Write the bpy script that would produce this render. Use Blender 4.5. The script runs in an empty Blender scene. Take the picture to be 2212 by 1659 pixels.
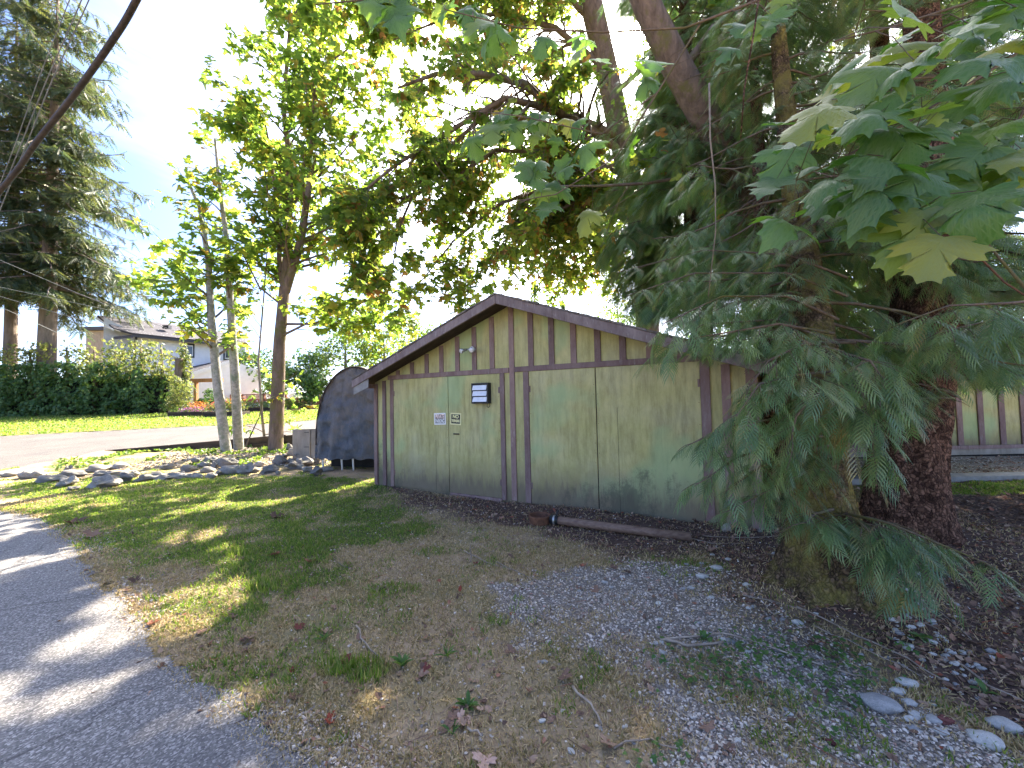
import bpy, math, random
import numpy as np
from mathutils import Matrix, Vector, Euler

random.seed(7)
rng = np.random.default_rng(7)
C = bpy.context.scene.collection
R = math.radians

# ------------------------------------------------------------------ camera
EYE = 1.65
PITCH, ROLL, FPX = 2.15, -1.26, 860.0            # FPX: focal length for a 2212 px wide picture
cam_d = bpy.data.cameras.new('camera')
cam = bpy.data.objects.new('camera', cam_d); C.objects.link(cam)
cam_d.sensor_width = 36.0; cam_d.lens = 36.0 * FPX / 2212.0
cam_d.clip_start = 0.05; cam_d.clip_end = 2000
camM = Matrix.Translation((0, 0, EYE)) @ Matrix.Rotation(R(90 + PITCH), 4, 'X') @ Matrix.Rotation(R(ROLL), 4, 'Z')
cam.matrix_world = camM
bpy.context.scene.camera = cam

def ray(px, py):
    d = Vector(((px - 1106) / FPX, (829.5 - py) / FPX, -1.0))
    return (camM.to_3x3() @ d)
def G(px, py, z=0.0):                           # the ground point (height z) seen there
    d = ray(px, py); t = (z - EYE) / d.z
    return Vector((d.x * t, d.y * t, z))
def At(px, py, Y):                              # the point at distance Y seen there
    d = ray(px, py); t = Y / d.y
    return Vector((d.x * t, Y, EYE + d.z * t))

# ------------------------------------------------------------------ sun, sky, exposure
sd = ray(1365, 95).normalized()                 # towards the sun
elev = math.asin(sd.z); azim = math.atan2(sd.x, sd.y)
sun_d = bpy.data.lights.new('sun', 'SUN'); sun_d.energy = 2.3; sun_d.angle = R(0.5)
sun_d.color = (1.0, 0.90, 0.74)
sun = bpy.data.objects.new('sun', sun_d); C.objects.link(sun)
sun.rotation_euler = sd.to_track_quat('Z', 'Y').to_euler()
sun.location = (5, 20, 30)

w = bpy.data.worlds.new('World'); bpy.context.scene.world = w; w.use_nodes = True
nt = w.node_tree; nt.nodes.clear()
def N(t, typ, **kw):
    n = t.nodes.new(typ)
    for k, v in kw.items():
        if k.startswith('i_'): n.inputs[int(k[2:])].default_value = v
        else: setattr(n, k, v)
    return n
out = N(nt, 'ShaderNodeOutputWorld'); bg = N(nt, 'ShaderNodeBackground'); bg.inputs[1].default_value = 0.064
sky = N(nt, 'ShaderNodeTexSky', sky_type='NISHITA', sun_disc=False, sun_elevation=elev, sun_rotation=azim,
        altitude=50, air_density=1.0, dust_density=0.6, ozone_density=1.8)
tc = N(nt, 'ShaderNodeTexCoord')
mp = N(nt, 'ShaderNodeMapping'); mp.inputs['Scale'].default_value = (1.0, 1.0, 4.2); mp.inputs['Rotation'].default_value = (R(10), R(30), R(15))
no = N(nt, 'ShaderNodeTexNoise'); no.inputs['Scale'].default_value = 2.1; no.inputs['Detail'].default_value = 7; no.inputs['Roughness'].default_value = 0.55; no.inputs['Distortion'].default_value = 0.6
rp = N(nt, 'ShaderNodeValToRGB'); rp.color_ramp.elements[0].position = 0.47; rp.color_ramp.elements[1].position = 0.80
rp.color_ramp.elements[1].color = (0.30, 0.30, 0.30, 1)
mx = N(nt, 'ShaderNodeMixRGB'); mx.inputs[2].default_value = (3.3, 3.4, 3.6, 1)
L = nt.links.new
L(tc.outputs['Generated'], mp.inputs[0]); L(mp.outputs[0], no.inputs['Vector']); L(no.outputs['Fac'], rp.inputs[0])
tint = N(nt, 'ShaderNodeMixRGB', blend_type='MULTIPLY'); tint.inputs[0].default_value = 1; tint.inputs[2].default_value = (.41, .43, .57, 1)
L(sky.outputs[0], tint.inputs[1]); L(rp.outputs[0], mx.inputs[0]); L(tint.outputs[0], mx.inputs[1])
# the sun's own disc and its aureole in the sky
dt = N(nt, 'ShaderNodeVectorMath', operation='DOT_PRODUCT'); dt.inputs[1].default_value = tuple(sd)
nm = N(nt, 'ShaderNodeVectorMath', operation='NORMALIZE')
L(tc.outputs['Generated'], nm.inputs[0]); L(nm.outputs[0], dt.inputs[0])
p1 = N(nt, 'ShaderNodeMath', operation='POWER'); p1.use_clamp = True; p1.inputs[1].default_value = 2600
p2 = N(nt, 'ShaderNodeMath', operation='POWER'); p2.use_clamp = True; p2.inputs[1].default_value = 9
cl = N(nt, 'ShaderNodeMath', operation='MAXIMUM'); cl.inputs[1].default_value = 0
L(dt.outputs['Value'], cl.inputs[0]); L(cl.outputs[0], p1.inputs[0]); L(cl.outputs[0], p2.inputs[0])
m1 = N(nt, 'ShaderNodeMath', operation='MULTIPLY'); m1.inputs[1].default_value = 700
m2 = N(nt, 'ShaderNodeMath', operation='MULTIPLY_ADD'); m2.inputs[1].default_value = 17
L(p1.outputs[0], m1.inputs[0]); L(p2.outputs[0], m2.inputs[0]); L(m1.outputs[0], m2.inputs[2])
sc = N(nt, 'ShaderNodeMixRGB', blend_type='MULTIPLY'); sc.inputs[0].default_value = 1; sc.inputs[2].default_value = (1.0, 0.95, 0.85, 1)
L(m2.outputs[0], sc.inputs[1])
ad = N(nt, 'ShaderNodeMixRGB', blend_type='ADD'); ad.inputs[0].default_value = 1
L(mx.outputs[0], ad.inputs[1]); L(sc.outputs[0], ad.inputs[2])
L(ad.outputs[0], bg.inputs[0]); L(bg.outputs[0], out.inputs[0])

S = bpy.context.scene
S.view_settings.view_transform = 'Standard'; S.view_settings.look = 'None'
S.view_settings.exposure = 3.72; S.view_settings.gamma = 1; S.view_settings.use_curve_mapping = False
S.cycles.max_bounces = 8; S.cycles.diffuse_bounces = 6; S.cycles.transmission_bounces = 5; S.cycles.transparent_max_bounces = 4
S.cycles.caustics_reflective = False; S.cycles.caustics_refractive = False

# ------------------------------------------------------------------ materials
def newmat(name):
    m = bpy.data.materials.new(name); m.use_nodes = True
    t = m.node_tree; t.nodes.clear()
    return m, t
def ramp(t, stops):
    r = t.nodes.new('ShaderNodeValToRGB'); e = r.color_ramp.elements
    while len(e) > len(stops): e.remove(e[-1])
    while len(e) < len(stops): e.new(1)
    for k, (p, c) in enumerate(stops):
        e[k].position = p; e[k].color = (*c, 1) if len(c) == 3 else c
    return r
def noise(t, coord, scale, detail=5, rough=.6, stretch=None, dist=0):
    n = t.nodes.new('ShaderNodeTexNoise'); n.inputs['Scale'].default_value = scale
    n.inputs['Detail'].default_value = detail; n.inputs['Roughness'].default_value = rough; n.inputs['Distortion'].default_value = dist
    if stretch:
        q = t.nodes.new('ShaderNodeMapping'); q.inputs['Scale'].default_value = stretch
        t.links.new(coord, q.inputs[0]); t.links.new(q.outputs[0], n.inputs['Vector'])
    else: t.links.new(coord, n.inputs['Vector'])
    return n.outputs['Fac']
def mixc(t, f, a, b, mode='MIX'):
    q = t.nodes.new('ShaderNodeMixRGB'); q.blend_type = mode
    for s, v in ((q.inputs[0], f), (q.inputs[1], a), (q.inputs[2], b)):
        if isinstance(v, (int, float)): s.default_value = v
        elif isinstance(v, tuple): s.default_value = (*v, 1)
        else: t.links.new(v, s)
    return q.outputs[0]
def finish(t, col, rough=.8, bump=None, bs=.3, bd=.02, spec=.3, metal=0):
    p = t.nodes.new('ShaderNodeBsdfPrincipled'); o = t.nodes.new('ShaderNodeOutputMaterial')
    if isinstance(col, tuple): p.inputs['Base Color'].default_value = (*col, 1)
    else: t.links.new(col, p.inputs['Base Color'])
    if isinstance(rough, (int, float)): p.inputs['Roughness'].default_value = rough
    else: t.links.new(rough, p.inputs['Roughness'])
    p.inputs['Specular IOR Level'].default_value = spec; p.inputs['Metallic'].default_value = metal
    if bump is not None:
        b = t.nodes.new('ShaderNodeBump'); b.inputs['Strength'].default_value = bs; b.inputs['Distance'].default_value = bd
        t.links.new(bump, b.inputs['Height']); t.links.new(b.outputs[0], p.inputs['Normal'])
    t.links.new(p.outputs[0], o.inputs[0])
    return p
def coords(t, kind='Object'):
    c = t.nodes.new('ShaderNodeTexCoord'); return c.outputs[kind]
def simple(name, c1, c2, scale=6, rough=.8, stretch=None, bump=.2, bd=.01, spec=.3, metal=0, rnd=0):
    m, t = newmat(name); co = coords(t)
    n = noise(t, co, scale, 6, .65, stretch)
    r = ramp(t, [(.3, c1), (.7, c2)]); t.links.new(n, r.inputs[0]); col = r.outputs[0]
    if rnd:
        oi = t.nodes.new('ShaderNodeObjectInfo')
        r2 = ramp(t, [(0, (1 - rnd,) * 3), (1, (1 + rnd,) * 3)]); t.links.new(oi.outputs['Random'], r2.inputs[0])
        col = mixc(t, 1.0, col, r2.outputs[0], 'MULTIPLY')
    finish(t, col, rough, n, bump, bd, spec, metal)
    return m
def leafmat(name, stops, tstops, trans=.5, attr='rnd', rough=.5, spec=.35):
    """a leaf: reflects one range of greens, lets light through in another, range picked per leaf"""
    m, t = newmat(name)
    a = t.nodes.new('ShaderNodeAttribute'); a.attribute_name = attr
    oi = t.nodes.new('ShaderNodeObjectInfo')
    ad_ = t.nodes.new('ShaderNodeMath'); ad_.operation = 'ADD'; t.links.new(a.outputs['Fac'], ad_.inputs[0]); t.links.new(oi.outputs['Random'], ad_.inputs[1])
    fr = t.nodes.new('ShaderNodeMath'); fr.operation = 'FRACT'; t.links.new(ad_.outputs[0], fr.inputs[0])
    r1 = ramp(t, stops); r2 = ramp(t, tstops)
    t.links.new(fr.outputs[0], r1.inputs[0]); t.links.new(fr.outputs[0], r2.inputs[0])
    p = t.nodes.new('ShaderNodeBsdfPrincipled'); p.inputs['Roughness'].default_value = rough; p.inputs['Specular IOR Level'].default_value = spec
    t.links.new(r1.outputs[0], p.inputs['Base Color'])
    tr = t.nodes.new('ShaderNodeBsdfTranslucent'); t.links.new(r2.outputs[0], tr.inputs[0])
    mxs = t.nodes.new('ShaderNodeMixShader'); mxs.inputs[0].default_value = trans
    t.links.new(p.outputs[0], mxs.inputs[1]); t.links.new(tr.outputs[0], mxs.inputs[2])
    o = t.nodes.new('ShaderNodeOutputMaterial'); t.links.new(mxs.outputs[0], o.inputs[0])
    return m
M = {}
M['maple'] = leafmat('maple_leaf', [(0, (.035, .075, .018)), (.55, (.06, .12, .025)), (.85, (.13, .17, .03)), (.97, (.22, .15, .03))],
                     [(0, (.16, .28, .04)), (.6, (.32, .46, .05)), (.92, (.52, .56, .06)), (.985, (.55, .33, .06))], .58)
M['maple_far'] = leafmat('canopy_leaf', [(0, (.03, .055, .014)), (.6, (.055, .10, .02)), (.88, (.12, .12, .03)), (.97, (.17, .09, .03))],
                     [(0, (.17, .28, .04)), (.6, (.34, .48, .05)), (.88, (.54, .52, .07)), (.97, (.50, .25, .06))], .6)
M['near_leaf'] = leafmat('broad_leaf', [(0, (.05, .115, .032)), (.6, (.07, .155, .038)), (.9, (.12, .18, .04)), (1, (.25, .25, .05))],
                     [(0, (.10, .25, .02)), (.6, (.20, .38, .03)), (.9, (.38, .50, .04)), (1, (.6, .6, .05))], .45, rough=.38, spec=.6)
M['cedar'] = leafmat('cedar_frond', [(0, (.075, .13, .048)), (.6, (.14, .235, .085)), (.85, (.21, .28, .09)), (1, (.26, .20, .09))],
                     [(0, (.11, .23, .06)), (.7, (.22, .38, .08)), (1, (.34, .34, .10))], .38, rough=.36, spec=.8)
M['fir'] = leafmat('fir_needles', [(0, (.022, .045, .028)), (.6, (.040, .065, .030)), (1, (.085, .090, .035))],
                     [(0, (.06, .12, .05)), (1, (.22, .24, .06))], .35)
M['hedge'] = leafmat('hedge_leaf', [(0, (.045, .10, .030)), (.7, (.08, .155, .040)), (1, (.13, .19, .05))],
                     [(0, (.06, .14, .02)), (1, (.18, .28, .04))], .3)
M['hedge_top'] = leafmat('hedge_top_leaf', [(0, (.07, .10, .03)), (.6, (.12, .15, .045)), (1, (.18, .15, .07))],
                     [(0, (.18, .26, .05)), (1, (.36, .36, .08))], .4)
M['bush'] = leafmat('bush_leaf', [(0, (.04, .08, .02)), (1, (.10, .16, .03))], [(0, (.12, .24, .03)), (1, (.35, .45, .05))], .4)
M['grass'] = leafmat('grass_blade', [(0, (.07, .14, .025)), (.5, (.11, .19, .035)), (.8, (.20, .23, .06)), (1, (.34, .29, .13))],
                     [(0, (.16, .30, .02)), (.6, (.32, .46, .04)), (1, (.6, .52, .16))], .5)
M['straw'] = leafmat('dry_grass', [(0, (.28, .22, .07)), (.4, (.50, .37, .17)), (1, (.72, .54, .31))],
                     [(0, (.16, .15, .04)), (1, (.5, .36, .16))], .35)
M['weed'] = leafmat('weed_leaf', [(0, (.05, .12, .03)), (1, (.10, .19, .05))], [(0, (.14, .30, .04)), (1, (.30, .42, .06))], .4)
M['litter'] = leafmat('dead_leaf', [(0, (.12, .075, .055)), (.5, (.26, .16, .11)), (.85, (.44, .30, .20)), (1, (.28, .06, .035))],
                     [(0, (.08, .04, .02)), (1, (.35, .18, .07))], .15, rough=.8, spec=.15)
M['flower_pink'] = leafmat('pink_petal', [(0, (.55, .10, .40)), (1, (.60, .30, .60))], [(0, (.6, .1, .4)), (1, (.6, .3, .6))], .3)
M['flower_orange'] = leafmat('orange_petal', [(0, (.75, .16, .05)), (1, (.75, .36, .06))], [(0, (.8, .2, .05)), (1, (.8, .4, .05))], .3)
M['flower_red'] = leafmat('coral_petal', [(0, (.70, .12, .09)), (1, (.75, .25, .14))], [(0, (.8, .1, .05)), (1, (.8, .2, .1))], .3)

def barkmat(name, a, b, moss=0.0, scale=7, mossc=(.10, .095, .02), bump=.8, bd=.03, stretch=(1, 1, .25)):
    m, t = newmat(name); co = coords(t)
    n = noise(t, co, scale, 8, .7, stretch, .4)
    r = ramp(t, [(.32, a), (.68, b)]); t.links.new(n, r.inputs[0]); col = r.outputs[0]
    if moss:
        n2 = noise(t, co, 2.2, 5, .7)
        r2 = ramp(t, [(max(0, .62 - moss), (0, 0, 0)), (.72 - moss * .8, (1, 1, 1))]); t.links.new(n2, r2.inputs[0])
        col = mixc(t, r2.outputs[0], col, mossc)
    finish(t, col, .9, n, bump, bd, .15)
    return m
M['bark_maple'] = barkmat('maple_bark', (.11, .095, .075), (.32, .29, .25), .08, 9, (.12, .13, .05), .6, .02)
M['bark_pale'] = barkmat('pale_bark', (.17, .16, .13), (.42, .40, .36), .10, 11, (.16, .19, .13), .35, .01, (1, 1, 1.2))
M['bark_fir'] = barkmat('fir_bark', (.10, .08, .065), (.26, .21, .17), 0, 3, bump=.9, bd=.06)
M['bark_moss'] = barkmat('mossy_bark', (.08, .055, .035), (.22, .15, .085), .22, 9, (.135, .115, .035))
M['bark_brown'] = barkmat('flaky_bark', (.065, .038, .028), (.26, .165, .115), .06, 14, bump=1, bd=.03, stretch=(1, 1, .6))
def platebark(name, a, b, moss, mossc, lo=.45):
    m, t = newmat(name); co = coords(t)
    wv = t.nodes.new('ShaderNodeVectorMath'); wv.operation = 'MULTIPLY_ADD'; wv.inputs[1].default_value = (.16, .16, .16)
    nd = t.nodes.new('ShaderNodeTexNoise'); nd.inputs['Scale'].default_value = 7; nd.inputs['Detail'].default_value = 5; t.links.new(co, nd.inputs['Vector'])
    t.links.new(nd.outputs['Color'], wv.inputs[0]); t.links.new(co, wv.inputs[2])
    mp_ = t.nodes.new('ShaderNodeMapping'); mp_.inputs['Scale'].default_value = (1, 1, .55); t.links.new(wv.outputs[0], mp_.inputs[0])
    v = t.nodes.new('ShaderNodeTexVoronoi'); v.feature = 'DISTANCE_TO_EDGE'; v.inputs['Scale'].default_value = 38; t.links.new(mp_.outputs[0], v.inputs['Vector'])
    v2 = t.nodes.new('ShaderNodeTexVoronoi'); v2.inputs['Scale'].default_value = 38; t.links.new(mp_.outputs[0], v2.inputs['Vector'])
    bw = t.nodes.new('ShaderNodeRGBToBW'); t.links.new(v2.outputs['Color'], bw.inputs[0])
    r = ramp(t, [(.2, a), (.8, b)]); t.links.new(bw.outputs[0], r.inputs[0])
    re = ramp(t, [(0, (.35, .35, .35)), (.22, (1, 1, 1))]); t.links.new(v.outputs['Distance'], re.inputs[0])
    col = mixc(t, 1.0, r.outputs[0], re.outputs[0], 'MULTIPLY')
    n = noise(t, co, 45, 5, .7); rf = ramp(t, [(.64, (0, 0, 0)), (.72, (.5, .5, .5))]); t.links.new(n, rf.inputs[0]); col = mixc(t, rf.outputs[0], col, tuple(min(.6, x * 2.2) for x in b))
    n2 = noise(t, co, 2.6, 7, .75); r2 = ramp(t, [(lo, (0, 0, 0)), (lo + .14, (moss,) * 3)]); t.links.new(n2, r2.inputs[0]); col = mixc(t, r2.outputs[0], col, mossc)
    hs = t.nodes.new('ShaderNodeMath'); hs.operation = 'ADD'; t.links.new(re.outputs[0], hs.inputs[0]); t.links.new(n, hs.inputs[1])
    finish(t, col, .92, hs.outputs[0], 1.0, .02, .15); return m
M['bark_moss'] = platebark('mossy_bark', (.09, .062, .038), (.24, .16, .10), .85, (.26, .215, .06), .42)
M['bark_brown'] = platebark('flaky_bark', (.08, .042, .028), (.30, .165, .11), .4, (.10, .085, .045), .60)
M['bark_limb'] = barkmat('limb_bark', (.085, .062, .048), (.21, .155, .12), .12, 8, (.12, .11, .04))
M['twig'] = simple('dead_twig', (.16, .12, .09), (.36, .29, .22), 20, .9, rnd=.3)

# painted plywood, with runs, chips and ground splash
def plymat():
    m, t = newmat('green_plywood'); co = coords(t)
    a = noise(t, co, 1.3, 5, .6); b = noise(t, co, 9, 8, .75, (1.6, 1.6, .18)); c = noise(t, co, 40, 4, .6, (1, 1, .3))
    r = ramp(t, [(.32, (.455, .425, .165)), (.5, (.490, .450, .200)), (.68, (.475, .440, .235))]); t.links.new(a, r.inputs[0])
    r2 = ramp(t, [(.30, (.62, .62, .60)), (.55, (1, 1, 1)), (.8, (1.08, 1.06, 1.04))]); t.links.new(b, r2.inputs[0])
    col = mixc(t, .95, r.outputs[0], r2.outputs[0], 'MULTIPLY')
    n8 = noise(t, co, 3.2, 9, .8, (1, 1, .5)); r8 = ramp(t, [(.42, (1, 1, 1)), (.62, (.76, .75, .72))]); t.links.new(n8, r8.inputs[0]); col = mixc(t, 1.0, col, r8.outputs[0], 'MULTIPLY')
    # newer paint patch: cooler green
    n3 = noise(t, co, .75, 3, .5); r3 = ramp(t, [(.52, (0, 0, 0)), (.60, (.60, .60, .60))]); t.links.new(n3, r3.inputs[0])
    col = mixc(t, r3.outputs[0], col, (.31, .43, .21))
    # splash-back dirt along the foot of the wall
    g = t.nodes.new('ShaderNodeSeparateXYZ'); geo = t.nodes.new('ShaderNodeNewGeometry'); t.links.new(geo.outputs['Position'], g.inputs[0])
    zz = t.nodes.new('ShaderNodeMath'); zz.operation = 'MULTIPLY_ADD'; t.links.new(b, zz.inputs[0]); zz.inputs[1].default_value = -.9; t.links.new(g.outputs[2], zz.inputs[2])
    r4 = ramp(t, [(0.0, (.85, .85, .85)), (.20, (.42, .42, .42)), (.50, (0, 0, 0))])
    off = t.nodes.new('ShaderNodeMath'); off.operation = 'ADD'; off.inputs[1].default_value = .25; t.links.new(zz.outputs[0], off.inputs[0]); t.links.new(off.outputs[0], r4.inputs[0])
    col = mixc(t, r4.outputs[0], col, (.13, .10, .075))
    # black mildew blotches low down
    n5 = noise(t, co, 7, 10, .85, (1, 1, .6)); n6 = noise(t, co, .9, 2, .5)
    ml = t.nodes.new('ShaderNodeMath'); ml.operation = 'MULTIPLY'; t.links.new(n5, ml.inputs[0]); t.links.new(n6, ml.inputs[1])
    z5 = t.nodes.new('ShaderNodeMath'); z5.operation = 'MULTIPLY_ADD'; z5.inputs[1].default_value = -.17; t.links.new(g.outputs[2], z5.inputs[0]); t.links.new(ml.outputs[0], z5.inputs[2])
    r5 = ramp(t, [(.225, (0, 0, 0)), (.31, (.62, .62, .62))]); t.links.new(z5.outputs[0], r5.inputs[0])
    col = mixc(t, r5.outputs[0], col, (.07, .07, .05))
    finish(t, col, .75, b, .12, .004, .25)
    return m
M['ply'] = plymat()
def trimmat(name, a, b, w_):
    m, t = newmat(name); co = coords(t)
    n = noise(t, co, 5, 8, .75, (1, 1, .35)); n2 = noise(t, co, 26, 6, .7, (1, 1, .2))
    r = ramp(t, [(.35, a), (.65, b)]); t.links.new(n, r.inputs[0])
    r2 = ramp(t, [(.56, (0, 0, 0)), (.70, (.8, .8, .8))]); t.links.new(n2, r2.inputs[0])
    oi = t.nodes.new('ShaderNodeObjectInfo'); rr = ramp(t, [(0, (.75, .75, .8)), (1, (1.25, 1.2, 1.2))]); t.links.new(oi.outputs['Random'], rr.inputs[0])
    col = mixc(t, 1.0, mixc(t, r2.outputs[0], r.outputs[0], w_), rr.outputs[0], 'MULTIPLY')
    finish(t, col, .8, n2, .3, .005, .2)
    return m
M['trim'] = trimmat('brown_trim', (.155, .098, .085), (.25, .180, .155), (.30, .255, .225))
M['fascia'] = trimmat('weathered_fascia', (.13, .095, .085), (.26, .21, .19), (.36, .33, .31))
M['shingle'] = simple('roof_shingle', (.08, .07, .06), (.20, .17, .14), 30, .95, bump=.6, rnd=.3)
M['cap'] = simple('putty_grey', (.40, .39, .37), (.55, .54, .51), 12, .6)
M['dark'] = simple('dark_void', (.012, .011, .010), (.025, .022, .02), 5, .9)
M['black'] = simple('black_metal', (.012, .012, .013), (.03, .03, .03), 20, .45)
M['white'] = simple('white_paint', (.62, .62, .60), (.80, .80, .78), 12, .5, bump=.05)
M['louvre'] = simple('louvre_white', (.60, .63, .66), (.78, .80, .83), 9, .45, bump=.05)
M['alu'] = simple('aluminium', (.35, .36, .36), (.55, .56, .56), 20, .35, metal=.8)
M['lens'] = simple('lamp_lens', (.55, .54, .50), (.75, .74, .70), 10, .2, spec=.6)
M['rust'] = simple('rusty_steel', (.07, .032, .018), (.19, .085, .045), 18, .8, bump=.5)
M['pole'] = simple('brown_pipe', (.11, .062, .045), (.25, .165, .115), 6, .6, stretch=(1, 6, 6), bump=.2)
M['tarp'] = None
M['siding'] = simple('white_siding', (.70, .70, .70), (.80, .80, .80), 3, .6, bump=.05)
M['siding_grey'] = simple('grey_siding', (.40, .41, .42), (.48, .49, .50), 3, .6, bump=.05)
M['roof'] = simple('grey_roof', (.045, .042, .050), (.085, .08, .092), 40, .95, bump=.5)
M['gutter'] = simple('dark_gutter', (.03, .03, .035), (.055, .055, .06), 10, .5)
M['glass'] = simple('window_glass', (.03, .04, .05), (.08, .10, .12), 2, .08, bump=0, spec=.8)
M['timber_orange'] = simple('stained_timber', (.32, .13, .045), (.48, .22, .09), 8, .7, stretch=(1, 1, .3))
M['fence_red'] = simple('red_fence_wood', (.16, .065, .045), (.30, .14, .10), 10, .8, stretch=(1, 1, .2), rnd=.2)
M['timber_dark'] = simple('dark_timber', (.022, .018, .015), (.085, .060, .045), 7, .85, stretch=(.3, 1, 1), bump=.5)
M['board'] = simple('weathered_board', (.20, .165, .12), (.36, .31, .25), 5, .85, stretch=(1, 1, .4), bump=.3)
M['concrete'] = simple('concrete', (.19, .18, .165), (.31, .295, .275), 8, .9, bump=.3, rnd=.1)
M['cable'] = simple('cable_sheath', (.012, .010, .010), (.06, .045, .04), 14, .6, bump=.4)
M['wire'] = simple('wire', (.10, .11, .11), (.20, .20, .20), 5, .5)
M['rock'] = None
def rockmat(name, a, b, moss=0):
    m, t = newmat(name); co = coords(t)
    n = noise(t, co, 3.5, 9, .7); n2 = noise(t, co, 30, 5, .7)
    r = ramp(t, [(.3, a), (.72, b)]); t.links.new(n, r.inputs[0])
    oi = t.nodes.new('ShaderNodeObjectInfo'); rr = ramp(t, [(0, (.6, .6, .62)), (.5, (1.0, .97, .92)), (1, (1.35, 1.32, 1.25))]); t.links.new(oi.outputs['Random'], rr.inputs[0])
    r2 = ramp(t, [(.3, (.7, .7, .7)), (.7, (1.2, 1.2, 1.2))]); t.links.new(n2, r2.inputs[0])
    col = mixc(t, 1.0, mixc(t, 1.0, r.outputs[0], rr.outputs[0], 'MULTIPLY'), r2.outputs[0], 'MULTIPLY')
    if moss:
        n3 = noise(t, co, 1.7, 6, .7); r3 = ramp(t, [(.56, (0, 0, 0)), (.66, (.8, .8, .8))]); t.links.new(n3, r3.inputs[0])
        col = mixc(t, r3.outputs[0], col, (.075, .085, .03))
    finish(t, col, .9, n2, .5, .01, .25)
    return m
M['rock'] = rockmat('fieldstone', (.17, .16, .15), (.34, .32, .29), 1)
M['pebble'] = rockmat('pale_pebble', (.34, .33, .31), (.60, .58, .54))
M['redstone'] = rockmat('maroon_stone', (.10, .035, .035), (.17, .065, .055))

# gravel chips carry a shade of their own each
def gravelmat():
    m, t = newmat('gravel'); a = t.nodes.new('ShaderNodeAttribute'); a.attribute_name = 'rnd'
    r = ramp(t, [(0, (.18, .15, .12)), (.4, (.38, .32, .255)), (.75, (.58, .49, .39)), (.92, (.76, .67, .56)), (1, (.38, .19, .13))]); t.links.new(a.outputs['Fac'], r.inputs[0])
    finish(t, r.outputs[0], .85, None, spec=.25); return m
M['gravel'] = gravelmat()

# tarp: dark blue-grey sheet gone brown where it has weathered
def tarpmat():
    m, t = newmat('tarp'); co = coords(t)
    n = noise(t, co, 1.6, 7, .7); n2 = noise(t, co, 8, 8, .75, (1, 1, .35), .5)
    r = ramp(t, [(.35, (.065, .078, .098)), (.5, (.10, .105, .112)), (.65, (.16, .135, .115))]); t.links.new(n, r.inputs[0])
    r2 = ramp(t, [(.3, (.65, .65, .68)), (.7, (1.35, 1.3, 1.25))]); t.links.new(n2, r2.inputs[0])
    sx = t.nodes.new('ShaderNodeSeparateXYZ'); t.links.new(co, sx.inputs[0]); ma = t.nodes.new('ShaderNodeMath'); ma.operation = 'MULTIPLY_ADD'; ma.inputs[1].default_value = 2.2; t.links.new(n, ma.inputs[0]); t.links.new(sx.outputs[2], ma.inputs[2])
    rb = ramp(t, [(0, (0, 0, 0)), (1, (.75, .75, .75))]); mr = t.nodes.new('ShaderNodeMapRange'); mr.inputs[1].default_value = 2.2; mr.inputs[2].default_value = 3.0; t.links.new(ma.outputs[0], mr.inputs[0]); t.links.new(mr.outputs[0], rb.inputs[0])
    cb = mixc(t, rb.outputs[0], r.outputs[0], (.155, .130, .110))
    finish(t, mixc(t, 1.0, cb, r2.outputs[0], 'MULTIPLY'), .5, n2, .9, .06, .35); return m
M['tarp'] = tarpmat()

def asphaltmat(name, a, b, dirt=.3):
    m, t = newmat(name); co = coords(t)
    v = t.nodes.new('ShaderNodeTexVoronoi'); v.inputs['Scale'].default_value = 110; t.links.new(co, v.inputs['Vector'])
    n = noise(t, co, .8, 6, .6); n2 = noise(t, co, 120, 3, .6)
    bw = t.nodes.new('ShaderNodeRGBToBW'); t.links.new(v.outputs['Color'], bw.inputs[0])
    r = ramp(t, [(.15, a), (.6, b), (.9, tuple(x * 2.1 for x in b))]); t.links.new(bw.outputs[0], r.inputs[0])
    r2 = ramp(t, [(.3, (.78, .78, .80)), (.7, (1.22, 1.2, 1.16))]); t.links.new(n, r2.inputs[0])
    col = mixc(t, 1.0, r.outputs[0], r2.outputs[0], 'MULTIPLY')
    n3 = noise(t, co, 2.3, 8, .8); r3 = ramp(t, [(.52, (0, 0, 0)), (.75, (dirt, dirt, dirt))]); t.links.new(n3, r3.inputs[0])
    col = mixc(t, r3.outputs[0], col, (.17, .13, .10))
    # hairline cracks
    vc = t.nodes.new('ShaderNodeTexVoronoi'); vc.feature = 'DISTANCE_TO_EDGE'; vc.inputs['Scale'].default_value = .45
    nd = t.nodes.new('ShaderNodeTexNoise'); nd.inputs['Scale'].default_value = 3; t.links.new(co, nd.inputs['Vector'])
    mvec = t.nodes.new('ShaderNodeVectorMath'); mvec.operation = 'MULTIPLY_ADD'; mvec.inputs[1].default_value = (.35, .35, .35)
    t.links.new(nd.outputs['Color'], mvec.inputs[0]); t.links.new(co, mvec.inputs[2]); t.links.new(mvec.outputs[0], vc.inputs['Vector'])
    rc = ramp(t, [(.0, (.55, .55, .55)), (.006, (0, 0, 0))]); t.links.new(vc.outputs['Distance'], rc.inputs[0])
    col = mixc(t, rc.outputs[0], col, (.02, .018, .016))
    finish(t, col, .9, v.outputs['Distance'], .3, .004, .25)
    return m
M['asphalt'] = asphaltmat('asphalt', (.10, .098, .098), (.18, .172, .165))
M['drive'] = asphaltmat('driveway_asphalt', (.066, .060, .055), (.095, .086, .08), .3)

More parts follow.
